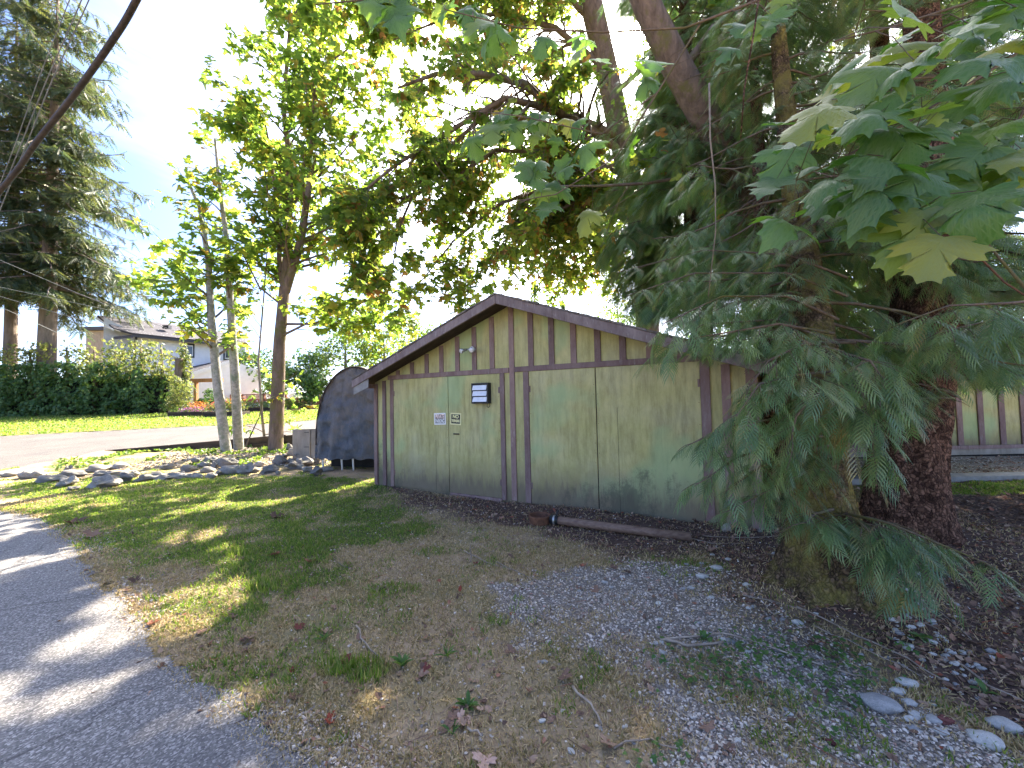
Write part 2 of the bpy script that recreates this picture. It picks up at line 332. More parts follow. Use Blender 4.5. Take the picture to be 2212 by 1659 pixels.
# ground: soil, turf, gravel bed and leaf mould blended by where they lie
def groundmat():
    m, t = newmat('ground'); co = coords(t)
    n1 = noise(t, co, 14, 8, .75); n2 = noise(t, co, 1.1, 6, .6); n3 = noise(t, co, 70, 4, .7)
    def att(nm_):
        a = t.nodes.new('ShaderNodeAttribute'); a.attribute_name = nm_; return a.outputs['Fac']
    base = ramp(t, [(.3, (.20, .14, .085)), (.5, (.33, .245, .15)), (.75, (.47, .37, .24))]); t.links.new(n1, base.inputs[0])
    mossr = ramp(t, [(.45, (0, 0, 0)), (.62, (.75, .75, .75))]); t.links.new(n2, mossr.inputs[0])
    col = mixc(t, mossr.outputs[0], base.outputs[0], (.20, .18, .075))
    gr = ramp(t, [(.3, (.07, .075, .025)), (.7, (.14, .145, .055))]); t.links.new(n1, gr.inputs[0])
    col = mixc(t, att('turf'), col, gr.outputs[0])
    gv = ramp(t, [(.3, (.12, .10, .08)), (.55, (.25, .215, .175)), (.75, (.40, .355, .30))]); t.links.new(n3, gv.inputs[0])
    col = mixc(t, att('gravel'), col, gv.outputs[0])
    lt = ramp(t, [(.3, (.060, .038, .030)), (.6, (.13, .085, .065)), (.8, (.22, .155, .12))]); t.links.new(n1, lt.inputs[0])
    col = mixc(t, att('mould'), col, lt.outputs[0])
    finish(t, col, .95, n3, .8, .012, .1)
    return m
M['ground'] = groundmat()
def lawnmat():
    m, t = newmat('lawn'); co = coords(t)
    n1 = noise(t, co, 1.0, 6, .7); n3 = noise(t, co, 30, 6, .8, (1, .4, 1))
    r = ramp(t, [(.3, (.09, .12, .025)), (.55, (.145, .16, .038)), (.75, (.19, .175, .05))]); t.links.new(n1, r.inputs[0])
    r2 = ramp(t, [(.3, (.7, .7, .7)), (.7, (1.3, 1.3, 1.3))]); t.links.new(n3, r2.inputs[0])
    finish(t, mixc(t, 1.0, r.outputs[0], r2.outputs[0], 'MULTIPLY'), .9, n3, .7, .03, .1); return m
M['lawn'] = lawnmat()

# ------------------------------------------------------------------ object helpers
def empty(name, loc=(0, 0, 0), rz=0):
    o = bpy.data.objects.new(name, None); C.objects.link(o); o.location = loc; o.rotation_euler = (0, 0, rz); o.empty_display_size = .1
    return o
def tag(o, label=None, cat=None, group=None, kind=None):
    if label: o['label'] = label
    if cat: o['category'] = cat
    if group: o['group'] = group
    if kind: o['kind'] = kind
    return o
def link(name, me, parent=None, loc=None, rot=None, scale=None):
    o = bpy.data.objects.new(name, me); C.objects.link(o)
    if parent: o.parent = parent
    if loc is not None: o.location = loc
    if rot is not None: o.rotation_euler = rot
    if scale is not None: o.scale = scale if hasattr(scale, '__len__') else (scale,) * 3
    return o
def npmesh(name, V, F, mat, smooth=False, attrs=None):
    """V (n,3), F (m,3 or 4) arrays"""
    V = np.ascontiguousarray(V, dtype=np.float32); F = np.ascontiguousarray(F, dtype=np.int32)
    me = bpy.data.meshes.new(name); k = F.shape[1]
    me.vertices.add(len(V)); me.vertices.foreach_set('co', V.ravel())
    me.loops.add(F.size); me.loops.foreach_set('vertex_index', F.ravel())
    me.polygons.add(len(F)); me.polygons.foreach_set('loop_start', np.arange(0, F.size, k, dtype=np.int32))
    me.polygons.foreach_set('use_smooth', np.full(len(F), smooth, dtype=bool))
    for nm_, arr in (attrs or {}).items():
        a = me.attributes.new(nm_, 'FLOAT', 'POINT'); a.data.foreach_set('value', np.ascontiguousarray(arr, dtype=np.float32))
    me.update(calc_edges=True); me.materials.append(M[mat] if isinstance(mat, str) else mat)
    return me
class MB:
    def __init__(s): s.v = []; s.f = []
    def add(s, vs, fs):
        b = len(s.v); s.v += [tuple(x) for x in vs]; s.f += [tuple(i + b for i in f) for f in fs]; return s
    def box(s, x0, x1, y0, y1, z0, z1):
        return s.add([(x0, y0, z0), (x1, y0, z0), (x1, y1, z0), (x0, y1, z0), (x0, y0, z1), (x1, y0, z1), (x1, y1, z1), (x0, y1, z1)],
                     [(0, 3, 2, 1), (4, 5, 6, 7), (0, 1, 5, 4), (1, 2, 6, 5), (2, 3, 7, 6), (3, 0, 4, 7)])
    def hexa(s, pts):   # 8 points in box order
        return s.add(pts, [(0, 3, 2, 1), (4, 5, 6, 7), (0, 1, 5, 4), (1, 2, 6, 5), (2, 3, 7, 6), (3, 0, 4, 7)])
    def prism(s, poly, y0, y1):   # poly in (x,z), extruded along y
        n = len(poly)
        return s.add([(x, y0, z) for x, z in poly] + [(x, y1, z) for x, z in poly],
                     [tuple(range(n)), tuple(range(2 * n - 1, n - 1, -1))] + [(i, i + n, (i + 1) % n + n, (i + 1) % n) for i in range(n)])
    def tube(s, pts, rad, n=8, cap=True):
        pts = [Vector(p) for p in pts]; b = len(s.v)
        rad = rad if hasattr(rad, '__len__') else [rad] * len(pts)
        up = None
        for i, p in enumerate(pts):
            t = (pts[min(i + 1, len(pts) - 1)] - pts[max(i - 1, 0)]).normalized()
            if up is None: up = Vector((1, 0, 0)) if abs(t.x) < .8 else Vector((0, 1, 0))
            u = (up - t * up.dot(t)).normalized(); w_ = t.cross(u); up = u
            for k in range(n):
                a = 2 * math.pi * k / n
                s.v.append(tuple(p + (u * math.cos(a) + w_ * math.sin(a)) * rad[i]))
        for i in range(len(pts) - 1):
            for k in range(n):
                s.f.append((b + i * n + k, b + i * n + (k + 1) % n, b + (i + 1) * n + (k + 1) % n, b + (i + 1) * n + k))
        if cap: s.f.append(tuple(b + k for k in range(n))[::-1]); s.f.append(tuple(b + (len(pts) - 1) * n + k for k in range(n)))
        return s
    def build(s, name, mat, parent=None, smooth=False, bevel=0):
        me = bpy.data.meshes.new(name); me.from_pydata(s.v, [], s.f)
        if smooth: me.polygons.foreach_set('use_smooth', [True] * len(me.polygons))
        me.materials.append(M[mat] if isinstance(mat, str) else mat); me.update()
        o = link(name, me, parent)
        if bevel:
            b = o.modifiers.new('bevel', 'BEVEL'); b.width = bevel; b.segments = 1; b.limit_method = 'ANGLE'
        return o

def scatter_mesh(name, TV, TF, pos, X, Y, Z, scale, mat, smooth=False, rnd=None):
    """copies of a template joined into one mesh; X,Y,Z (n,3) axes, scale (n,) or (n,3)"""
    n, k = len(pos), len(TV)
    sc_ = scale if scale.ndim == 2 else np.repeat(scale[:, None], 3, 1)
    T = TV[None, :, :] * sc_[:, None, :]
    V = pos[:, None, :] + T[..., 0:1] * X[:, None, :] + T[..., 1:2] * Y[:, None, :] + T[..., 2:3] * Z[:, None, :]
    F = TF[None] + (np.arange(n) * k)[:, None, None]
    rn = rng.random(n) if rnd is None else rnd
    return npmesh(name, V.reshape(-1, 3), F.reshape(-1, TF.shape[1]), mat, smooth, {'rnd': np.repeat(rn, k)})
def frames(D, up, roll=None):
    """Y axis along D, Z near up"""
    D = D / np.linalg.norm(D, axis=1, keepdims=True)
    X = np.cross(D, up); X /= np.linalg.norm(X, axis=1, keepdims=True) + 1e-9
    Z = np.cross(X, D)
    if roll is not None:
        c, s_ = np.cos(roll)[:, None], np.sin(roll)[:, None]
        X, Z = X * c + Z * s_, Z * c - X * s_
    return X, D, Z

# ------------------------------------------------------------------ leaf shapes
def maple_shape(detail):
    # half outline of a five-lobed leaf, stem at origin, tip at (0,1)
    if detail:
        h = [(0.0, 0.0), (.10, -.06), (.30, -.10), (.38, -.02), (.30, .08), (.44, .10), (.62, .22), (.50, .27), (.56, .42), (.40, .40), (.27, .36),
             (.20, .52), (.33, .62), (.22, .70), (.20, .84), (.08, .86), (0, 1.0)]
    else:
        h = [(0, 0), (.30, -.08), (.24, .10), (.60, .26), (.24, .36), (.28, .68), (0, 1.0)]
    out_ = h + [(-x, y) for x, y in h[-2:0:-1]]
    c = len(out_)
    V = [(x, y, -.10 * abs(x) - .22 * y * y * .6 + .05 * math.sin(9 * x + 5 * y)) for x, y in out_] + [(0, .30, .02)]
    F = [(i, (i + 1) % c, c) for i in range(c)]
    return np.array(V), np.array(F)
LV_HI, LF_HI = maple_shape(True); LV_LO, LF_LO = maple_shape(False)
LV_MD = np.array([(0, 0, 0), (.36, -.08, -.06), (.64, .34, -.12), (.24, .44, 0), (.12, 1.0, -.2), (-.12, 1.0, -.2), (-.24, .44, 0), (-.64, .34, -.12), (-.36, -.08, -.06)]); LF_MD = np.array([(0, 1, 3), (1, 2, 3), (0, 3, 6), (3, 4, 5), (3, 5, 6), (6, 7, 8), (0, 6, 8)])
LV_XS = np.array([(0, 0, 0), (.32, .3, -.05), (.18, .95, -.1), (0, .45, .03), (-.18, .95, -.1), (-.32, .3, -.05)]) ; LF_XS = np.array([(0, 1, 3), (1, 2, 3), (3, 4, 5), (0, 3, 5)])

def frond_shape(detail):
    """cedar spray: a rachis with narrow separate side sprigs curving forward, all in one drooping plane"""
    V = []; F = []
    def zz(x, y): return -.22 * y * y - .35 * abs(x) ** 1.3
    def spike(x, y, an, ln, w_, s_):
        n = len(V); dx, dy = s_ * math.sin(an), math.cos(an); a2 = an - R(20); ex, ey = s_ * math.sin(a2), math.cos(a2)
        mx_, my_ = x + dx * ln * .55, y + dy * ln * .55
        pts = [(x, y - w_ * .6), (x, y + w_ * .6), (mx_ - dy * w_ * .55 * s_, my_ + abs(dx) * w_ * .55), (mx_ + dy * w_ * .55 * s_, my_ - abs(dx) * w_ * .55), (mx_ + ex * ln * .5, my_ + ey * ln * .5)]
        if not detail: pts = [pts[0], pts[1], pts[4]]
        for X_, Y_ in pts: V.append((X_, Y_, zz(X_, Y_)))
        if detail: F.extend([(n, n + 3, n + 2), (n, n + 2, n + 1), (n + 2, n + 3, n + 4)])
        else: F.append((n, n + 1, n + 2))
    K = 8 if detail else 7
    for i in range(K):
        t = i / K; y = .03 + .90 * t; ln = .36 * math.sin(math.pi * (.16 + .80 * (1 - t))) ** .7 + .04
        for s_ in (-1, 1):
            yy = y + (.055 if s_ > 0 else 0); an = R(60 - 24 * t)
            spike(0, yy, an, ln, .034 if detail else .050, s_)
            for f in (() if detail else (.4,)):
                bx, by = s_ * math.sin(an) * ln * f, yy + math.cos(an) * ln * f
                n = len(V); b2 = an - R(42); q = ln * (.55 - .3 * f); w_ = .026 if detail else .042
                for X_, Y_ in ((bx, by - w_ * .5), (bx, by + w_ * .5), (bx + s_ * math.sin(b2) * q, by + math.cos(b2) * q)): V.append((X_, Y_, zz(X_, Y_)))
                F.append((n, n + 1, n + 2))
    n = len(V); V += [(-.012, 0, 0), (.012, 0, 0), (0, 1, -.3)]; F.append((n, n + 1, n + 2))
    return np.array(V), np.array(F)
def fan_shape():
    V = []; F = []
    for i in range(8):
        t = i / 8; y = .03 + .9 * t; ln = .34 * math.sin(math.pi * (.16 + .80 * (1 - t))) ** .7 + .05; an = R(60 - 26 * t)
        for s_ in (-1, 1):
            n = len(V); yy = y + (.05 if s_ > 0 else 0)
            for X_, Y_ in ((0, yy - .035), (0, yy + .035), (s_ * math.sin(an) * ln, yy + math.cos(an) * ln)): V.append((X_, Y_, -.22 * Y_ * Y_ - .35 * abs(X_) ** 1.3))
            F.append((n, n + 1, n + 2))
    return np.array(V), np.array(F)
FN_V, FN_F = fan_shape()
FV_HI, FF_HI = frond_shape(True); FV_LO, FF_LO = frond_shape(False)
def needle_shape():
    V = []; F = []
    for i in range(7):
        y = .1 + .85 * i / 7; ln = .22 * (1.1 - i / 8)
        for s in (-1, 1):
            n = len(V); V += [(0, y - .05, -.1 * y), (s * ln, y + .10, -.1 * y - .07), (0, y + .06, -.1 * y)]; F.append((n, n + 1, n + 2))
    n = len(V); V += [(-.02, 0, 0), (.02, 0, 0), (0, 1, -.12)]; F.append((n, n + 1, n + 2))
    return np.array(V), np.array(F)
NV, NF = needle_shape()

def unit(v): return v / (np.linalg.norm(v) + 1e-9)
def rv(): return unit(rng.normal(size=3))

def clip(x, a, b): return np.minimum(np.maximum(x, a), b)
def sstep(x, a, b): t = clip((x - a) / (b - a), 0, 1); return t * t * (3 - 2 * t)
def vn(X, Y, s, seed=0):                                           # smooth value noise
    r2 = np.random.default_rng(seed + 100); T = r2.random((64, 64))
    x = X / s; y = Y / s; xi = np.floor(x).astype(int); yi = np.floor(y).astype(int); fx = x - xi; fy = y - yi
    fx = fx * fx * (3 - 2 * fx); fy = fy * fy * (3 - 2 * fy)
    g = lambda a, b: T[a % 64, b % 64]
    return (g(xi, yi) * (1 - fx) + g(xi + 1, yi) * fx) * (1 - fy) + (g(xi, yi + 1) * (1 - fx) + g(xi + 1, yi + 1) * fx) * fy
def poly_sd(X, Y, poly):
    """signed distance, positive inside"""
    P = np.array(poly); n = len(P); d = np.full(X.shape, 1e9); ins = np.zeros(X.shape, bool)
    for i in range(n):
        a = P[i]; b = P[(i + 1) % n]; e = b - a; L2 = (e ** 2).sum() + 1e-12
        t = clip(((X - a[0]) * e[0] + (Y - a[1]) * e[1]) / L2, 0, 1)
        d = np.minimum(d, np.hypot(X - a[0] - t * e[0], Y - a[1] - t * e[1]))
        c = ((a[1] > Y) != (b[1] > Y)) & (X < (b[0] - a[0]) * (Y - a[1]) / (b[1] - a[1] + 1e-12) + a[0]); ins ^= c
    return np.where(ins, d, -d)
def wp(pts): return [tuple(G(x, y))[:2] for x, y in pts]
ROAD = wp([(-900, 1110), (0, 1102), (90, 1118), (150, 1165), (200, 1225), (262, 1290), (345, 1385), (440, 1470), (545, 1555), (670, 1655), (860, 1800), (1300, 2300), (1500, 4000)])
ROAD = ROAD + [(2.5, -12), (-40, -12), (-40, ROAD[0][1])]
CI = np.array(camM.inverted())
def px_of(P):
    q = P @ CI[:3, :3].T + CI[:3, 3]
    return 1106 + FPX * q[:, 0] / -q[:, 2], 829.5 - FPX * q[:, 1] / -q[:, 2], -q[:, 2]

SUNPATCH = [(745, 1100, 60, 14), (560, 1085, 60, 12), (400, 1092, 90, 12), (300, 1122, 70, 12), (640, 1120, 30, 9), (560, 1172, 46, 14), (420, 1160, 60, 14), (600, 1262, 46, 26), (480, 1230, 30, 14), (800, 1452, 66, 44), (1300, 1590, 130, 52),
            (1070, 1610, 46, 34), (1120, 1440, 60, 14), (540, 1500, 50, 40), (660, 1055, 70, 9), (880, 1075, 30, 8)]
PATCH_ = []
for cx, cy, rx, ry in SUNPATCH:
    c = G(cx, cy); ex = (G(cx + rx, cy) - c); ey = (G(cx, cy - ry) - c); e1 = ex.normalized(); PATCH_.append((c, e1, Vector((-e1.y, e1.x, 0)), ex.length + .10, max(ey.length, .09) + .10))
def sun_gap(P):
    """True where a leaf would shade one of the gaps' sun patches on the ground"""
    P = np.atleast_2d(P); gx = P[:, 0] - sd.x / sd.z * P[:, 2]; gy = P[:, 1] - sd.y / sd.z * P[:, 2]
    out_ = np.zeros(len(P), bool)
    nz_ = (vn(gx, gy, .13, 91) - .5) * 1.2
    for c, e1, e2, a, b in PATCH_:
        u = ((gx - c.x) * e1.x + (gy - c.y) * e1.y) / a; v = ((gx - c.x) * e2.x + (gy - c.y) * e2.y) / b
        out_ |= (u * u + v * v + nz_) < 1
    out_ &= P[:, 0] > -3.6
    onroad = (poly_sd(gx, gy, ROAD) > -.05) & (P[:, 0] > -3.6)
    st = vn((gx + gy * .5) * .55, (gy - gx * .35) * 1.5, .42, 92) * .65 + vn(gx, gy * 1.6, .2, 93) * .35
    out_ |= onroad & (st > .44) & (gy > -3) & (gx > -12)
    lawnish = (P[:, 0] > -3.6) & (gx < -2.2) & (gy > 2.5) & (gy < 11) & ~onroad
    out_ |= lawnish & (vn(gx * .6, gy * 1.5, .5, 94) * .6 + vn(gx, gy * 1.4, .22, 95) * .4 > .55)
    return out_
CLEAR = [([(1365, -60), (1450, -60), (1510, 120), (1600, 290), (1700, 470), (1610, 480), (1530, 370), (1430, 190)], 7.4, .93), ([(1240, -60), (1335, -60), (1365, 300), (1290, 300)], 12.4, .7),
         ([(1748, 1025), (1850, 1020), (1862, 1110), (1745, 1118)], 3.4, .85), ([(1715, 1150), (1800, 1150), (1860, 1200), (1900, 1290), (1700, 1300)], 3.4, .9), ([(1925, 930), (2050, 840), (2095, 870), (2070, 1000), (2030, 1150), (1925, 1140)], 4.7, .93),
         ([(2062, 860), (2260, 870), (2260, 1000), (2060, 1000)], 9.6, .85)]
def crown_ok(P):
    P = np.atleast_2d(P); x, y, d = px_of(P); k = ~sun_gap(P) & ((x - 1364) ** 2 + (y - 95) ** 2 > 24 ** 2)
    r_ = np.random.default_rng(5).random(len(P))
    for poly, dep, pr in CLEAR: k &= ~((poly_sd(x, y, poly) > 0) & (d < dep) & (r_ < pr))
    return k

class Tree:
    """branches collected as tubes by part name, leaves collected as placements"""
    def __init__(s): s.t = {}; s.P = []; s.D = []; s.S = []; s.U = []
    def tube(s, part, pts, r0, r1, n=6, wob=0):
        pts = [Vector(p) for p in pts]; k = len(pts)
        rad = [r0 + (r1 - r0) * i / (k - 1) for i in range(k)]
        s.t.setdefault(part, MB()).tube(pts, rad, n, False)
    def leaf(s, p, d, size, up=(0, 0, 1)):
        s.P.append(p); s.D.append(d); s.S.append(size); s.U.append(up)
    def grow(s, pts, r0, r1, lvl, spec, part='branch'):
        """spec[lvl] = dict(n, len, droop, spread, sides, up); the last level bears leaves"""
        pts = [np.array(p, float) for p in pts]
        if lvl > 0 and 'ok' in spec and not spec['ok'](pts[-1]): return
        if not (lvl >= spec['last'] and spec.get('gap', True) and sun_gap(pts[1][None])[0]): s.tube(part, pts, r0, r1, spec.get('sides', [7, 5, 4, 3])[lvl])
        seg = np.array([np.linalg.norm(pts[i + 1] - pts[i]) for i in range(len(pts) - 1)]); tot = seg.sum(); cum = np.concatenate([[0], np.cumsum(seg)])
        def pt(t):
            d = t * tot; i = min(int(np.searchsorted(cum, d, 'right')) - 1, len(seg) - 1)
            f = (d - cum[i]) / seg[i]; return pts[i] + (pts[i + 1] - pts[i]) * f, unit(pts[i + 1] - pts[i])
        if lvl >= spec['last']:
            if spec.get('gap', True) and sun_gap(pts[1][None])[0]: return
            k = max(1, int(tot / spec['leaf_gap'] * (0.7 + .6 * rng.random())))
            for i in range(k):
                p, t = pt(.15 + .85 * (i + rng.random()) / k)
                side = unit(np.cross(t, rv())) if not spec.get('planar') else unit(np.cross(t, [0, 0, 1.]) * (1 if i % 2 else -1) + rv() * .22)
                d = unit(side * spec.get('lout', 1) + t * spec.get('lfwd', .5) + np.array([0, 0, spec.get('ldroop', -.4)]))
                q = p + d * spec.get('stem', .06)
                s.leaf(q, d, spec['leaf'] * (.6 + .7 * rng.random()), unit(np.array([0, 0, 1.]) + rv() * spec.get('ltilt', .5)))
            return
        n = spec['n'][lvl]; n = n if isinstance(n, int) else max(1, int(n * tot))
        for i in range(n):
            f = spec.get('from', .2) + (1 - spec.get('from', .2)) * (i + rng.random()) / n
            p, t = pt(min(f, .99))
            side = unit(np.cross(t, rv())) if not spec.get('planar') else unit(np.cross(t, [0, 0, 1.]) * (1 if i % 2 else -1) + rv() * .35); side[2] = side[2] * spec.get('flat', .6)
            d = unit(side * spec['spread'] + t * .7 + np.array([0, 0, spec.get('rise', 0)]))
            ln = spec['len'][lvl] * (.5 + .8 * rng.random()) * (1 - .45 * f)
            c = [p]; m_ = 4 if lvl + 1 < spec['last'] else 3
            for j in range(m_):
                d = unit(d + rv() * spec.get('wig', .22) + np.array([0, 0, spec.get('droop', -.12)])); c.append(c[-1] + d * ln / m_)
            rr = (r0 + (r1 - r0) * f) * spec.get('rk', .5)
            s.grow(c, max(rr, .0032), max(rr * .3, .0016), lvl + 1, spec, spec.get('subpart', part))
    def build(s, root, mats, leafmat_, TV, TF, nobj=0, hi=None, leafname='leaf', crown='crown', size_mul=1, keep=None):
        for part, mb in s.t.items():
            o = mb.build(part.split('#')[0], mats.get(part.split('#')[0], mats['*']), root, smooth=True)
            if part.split('#')[0] in ('twigs',): o['kind'] = 'stuff'
        P = np.array(s.P); D = np.array(s.D); Z = np.array(s.S) * size_mul; U = np.array(s.U)
        print('LEAVES', root.name, root.get('label'), len(P))
        k = crown_ok(P)
        if keep is not None: k &= keep(P)
        P, D, Z, U = P[k], D[k], Z[k], U[k]
        X, Y, W = frames(D, U)
        if nobj:
            dist = np.linalg.norm(P - np.array([0, 0, EYE]), axis=1)
            vis = (P[:, 1] > .3) & (np.abs(P[:, 0]) < P[:, 1] * 1.32) & (P[:, 2] - EYE < P[:, 1] * 1.05)
            order = np.argsort(np.where(vis, dist / Z, 1e9)); pick = order[:nobj]; rest = order[nobj:]
            HV, HF = hi if hi else (TV, TF)
            metas = [npmesh(leafname, HV * np.array([1, 1, v]), HF, leafmat_, True) for v in (.6, 1.3, 2.0)]
            inv = root.matrix_world.inverted()
            for q in pick:
                mtx = Matrix(((X[q][0], Y[q][0], W[q][0]), (X[q][1], Y[q][1], W[q][1]), (X[q][2], Y[q][2], W[q][2])))
                o = link(leafname, metas[int(rng.integers(3))], root, P[q] - np.array(root.location), mtx.to_euler(), float(Z[q]))
        else: rest = np.arange(len(P))
        if len(rest):
            me = scatter_mesh(crown, TV, TF, P[rest] - np.array(root.location), X[rest], Y[rest], W[rest], Z[rest], leafmat_, False)
            o = link(crown, me, root); o['kind'] = 'stuff'
        return root
def relroot(name, loc):
    """an Empty at loc; trees grow in world space, so their tubes are shifted back to it"""
    return empty(name, loc)
def shift(tree, loc):
    l = Vector(loc)
    for mb in tree.t.values(): mb.v = [(v[0] - l.x, v[1] - l.y, v[2] - l.z) for v in mb.v]

# ------------------------------------------------------------------ ground, road, driveway, lawn
FRONT = lambda X: 13.0 + (X + 13.2) / 5.6                         # driveway's near edge, right of X=-13.2
def Dh(X, Y): return clip(.05 * (Y - 9), 0, 1.15) + .05 * clip(X + 13, 0, 6) * sstep(-X, 1, 5)
def Lh(X, Y): return (.05 * clip(Y - 9, 0, 30) * sstep(-X, 11.8, 13.4) + .015 * clip(Y - 8, 0, 8) * sstep(-X, 3, 6))
def Gh(X, Y):
    X = np.asarray(X, float); Y = np.asarray(Y, float)
    behind = sstep(Y - FRONT(X), .15, .5) * sstep(-X, 2.0, 4.0)
    left = sstep(-X, 13.2, 13.6) * sstep(Y, 6, 10)
    b = np.maximum(behind, left)
    far = .0
    return Lh(X, Y) * (1 - b) + (Dh(X, Y) - .03) * b + far
TURF = wp([(0, 1040), (250, 1034), (500, 1028), (800, 1034), (850, 1060), (900, 1098), (890, 1165), (760, 1200), (650, 1245), (560, 1310), (450, 1300), (330, 1240), (220, 1190), (150, 1130), (60, 1085), (0, 1075)])
GRAV = wp([(1060, 1265), (1200, 1235), (1290, 1245), (1420, 1225), (1560, 1225), (1680, 1320), (1780, 1390), (1900, 1470), (2050, 1530), (2212, 1620), (2500, 1800), (2500, 2300), (1300, 2300), (1480, 1620), (1350, 1460), (1230, 1400), (1150, 1330)])
MOULD = wp([(850, 1055), (1110, 1080), (1530, 1105), (1640, 1120), (2212, 1000), (2900, 1080), (2900, 1800), (2212, 1630), (1900, 1450), (1650, 1310), (1520, 1215), (1350, 1190), (1150, 1140), (900, 1105)])
def weights(X, Y):
    nz = (vn(X, Y, .55, 1) - .5) * .8 + (vn(X, Y, .17, 2) - .5) * .5
    turf = sstep(poly_sd(X, Y, TURF) + nz * 1.0, -.25, .3)
    turf = np.maximum(turf, .45 * sstep(vn(X, Y, .5, 5) + (vn(X, Y, .12, 6) - .5) * .5, .68, .80) * (Y > 1.5))
    turf = turf * (.35 + .65 * sstep(vn(X, Y, .45, 12) * .6 + vn(X, Y, .15, 13) * .4, .30, .55))
    grav = sstep(poly_sd(X, Y, GRAV) + nz * .55, -.12, .12) * (.5 + .5 * sstep(vn(X, Y, .42, 14) * .6 + vn(X, Y, .16, 15) * .4, .30, .50))
    mould = sstep(poly_sd(X, Y, MOULD) + nz * .6, -.2, .25)
    turf = turf * (1 - mould)
    strip = sstep(X, 5.6, 6.2) * sstep(Y, 6.15, 6.4) * (1 - sstep(Y, 7.0, 7.1)); turf = np.maximum(turf, strip); mould = mould * (1 - strip)
    yard = sstep(X, 5.0, 6.0) * sstep(Y, 7.3, 7.5); grav = np.maximum(grav * (1 - strip), yard * .8); mould = mould * (1 - yard * .7); grav = grav * (1 - mould * .7)
    return turf, grav, mould
def grid_sheet(xs, ys, f, keep=None):
    X, Y = np.meshgrid(xs, ys); Z = f(X, Y); ny, nx = X.shape
    V = np.stack([X, Y, Z], -1).reshape(-1, 3)
    i = np.arange(ny - 1)[:, None] * nx + np.arange(nx - 1)[None]
    F = np.stack([i, i + 1, i + nx + 1, i + nx], -1).reshape(-1, 4)
    return V, F
def graded(a, b, fa, fb, fine, coarse):
    core = np.arange(fa, fb, fine); lo = [fa]; st = fine
    while lo[-1] > a: st = min(st * 1.25, coarse); lo.append(lo[-1] - st)
    hi_ = [core[-1]]; st = fine
    while hi_[-1] < b: st = min(st * 1.25, coarse); hi_.append(hi_[-1] + st)
    return np.concatenate([np.array(lo[1:])[::-1], core, np.array(hi_[1:])])
xs = graded(-600, 600, -15, 8, .07, 60); ys = graded(-300, 900, .6, 15, .07, 60)
def ground_z(X, Y):
    z = Gh(X, Y)
    bumps = (vn(X, Y, .35, 8) - .5) * .035 + (vn(X, Y, .11, 9) - .5) * .016
    rd = poly_sd(X, Y, ROAD)
    near = sstep(-rd, 0, .25) * (1 - sstep(np.abs(X) + np.abs(Y), 25, 40))
    s_ = X * .871 - (Y - 6.4) * .491; dn = X * -.491 - (Y - 6.4) * .871         # along and in front of the shed wall
    heap = np.exp(-((dn - .12) / .28) ** 2) * sstep(s_, -.3, 1.2) * (1 - sstep(s_, 3.3, 4.2)) * .055
    tree = .16 * np.exp(-(((X - 2.62) ** 2 + (Y - 3.3) ** 2) / .42)) + .12 * np.exp(-(((X - 4.65) ** 2 + (Y - 4.7) ** 2) / .6))
    rb = .12 * sstep(Y, 10.4, 12) * sstep(-X, 5, 6) * (1 - sstep(-X, 11.5, 13)) * (1 - sstep(Y - FRONT(X), -.3, .2))
    shoulder = -.012 * sstep(rd, -.02, .05)
    return z + bumps * near + heap + tree + rb + shoulder
V, F = grid_sheet(xs, ys, ground_z)
tw, gw, mw = weights(V[:, 0], V[:, 1])
g_me = npmesh('ground', V, F, 'ground', True, {'turf': tw, 'gravel': gw, 'mould': mw})
ground = tag(link('ground', g_me), kind='structure')
def gz(x, y): return float(ground_z(np.array([x]), np.array([y]))[0])

def clip_sheet(name, poly, step, zf, mat, jit=0.0, dz=.006):
    """a sheet filling a polygon: a triangulated grid clipped by cell centre, ragged at its edge"""
    P = np.array(poly); x0, y0 = P.min(0); x1, y1 = P.max(0)
    xs_ = np.arange(x0, x1 + step, step); ys_ = np.arange(y0, y1 + step, step)
    V, F = grid_sheet(xs_, ys_, zf)
    c = V[F].mean(1); sd_ = poly_sd(c[:, 0], c[:, 1], poly) + (vn(c[:, 0], c[:, 1], .12, 31) - .5) * jit + (vn(c[:, 0], c[:, 1], .5, 32) - .5) * jit
    F = F[sd_ > 0]; used = np.unique(F); mp_ = -np.ones(len(V), int); mp_[used] = np.arange(len(used))
    V = V[used]; V[:, 2] += dz
    return tag(link(name, npmesh(name, V, mp_[F], mat, True)), kind='structure')
near_road = [(max(x, -16), max(y, .4)) for x, y in ROAD]
road = clip_sheet('road', near_road, .03, lambda X, Y: Gh(X, Y) + .012 * sstep(poly_sd(X, Y, ROAD), -.02, .25) - .004, 'asphalt', .14, .004)
DRV = [(-13.2, 13.0), (-7.6, 14.02), (0, 15.35), (6, 16.4), (6, 24), (0, 23), (-10.4, 21.5), (-16.7, 20.5), (-23.3, 18.1), (-60, 5), (-60, -8), (-17, -8), (-13.3, 9.2)]
drive = clip_sheet('driveway', DRV, .12, lambda X, Y: Dh(X, Y), 'drive', .1, .012)
LWN = [(-60, 5.2), (-23.3, 18.3), (-16.7, 20.7), (-10.4, 21.7), (0, 23.2), (2, 34), (-60, 34)]
lawn = clip_sheet('lawn', LWN, .25, lambda X, Y: Dh(X, Y), 'lawn', .25, .010)

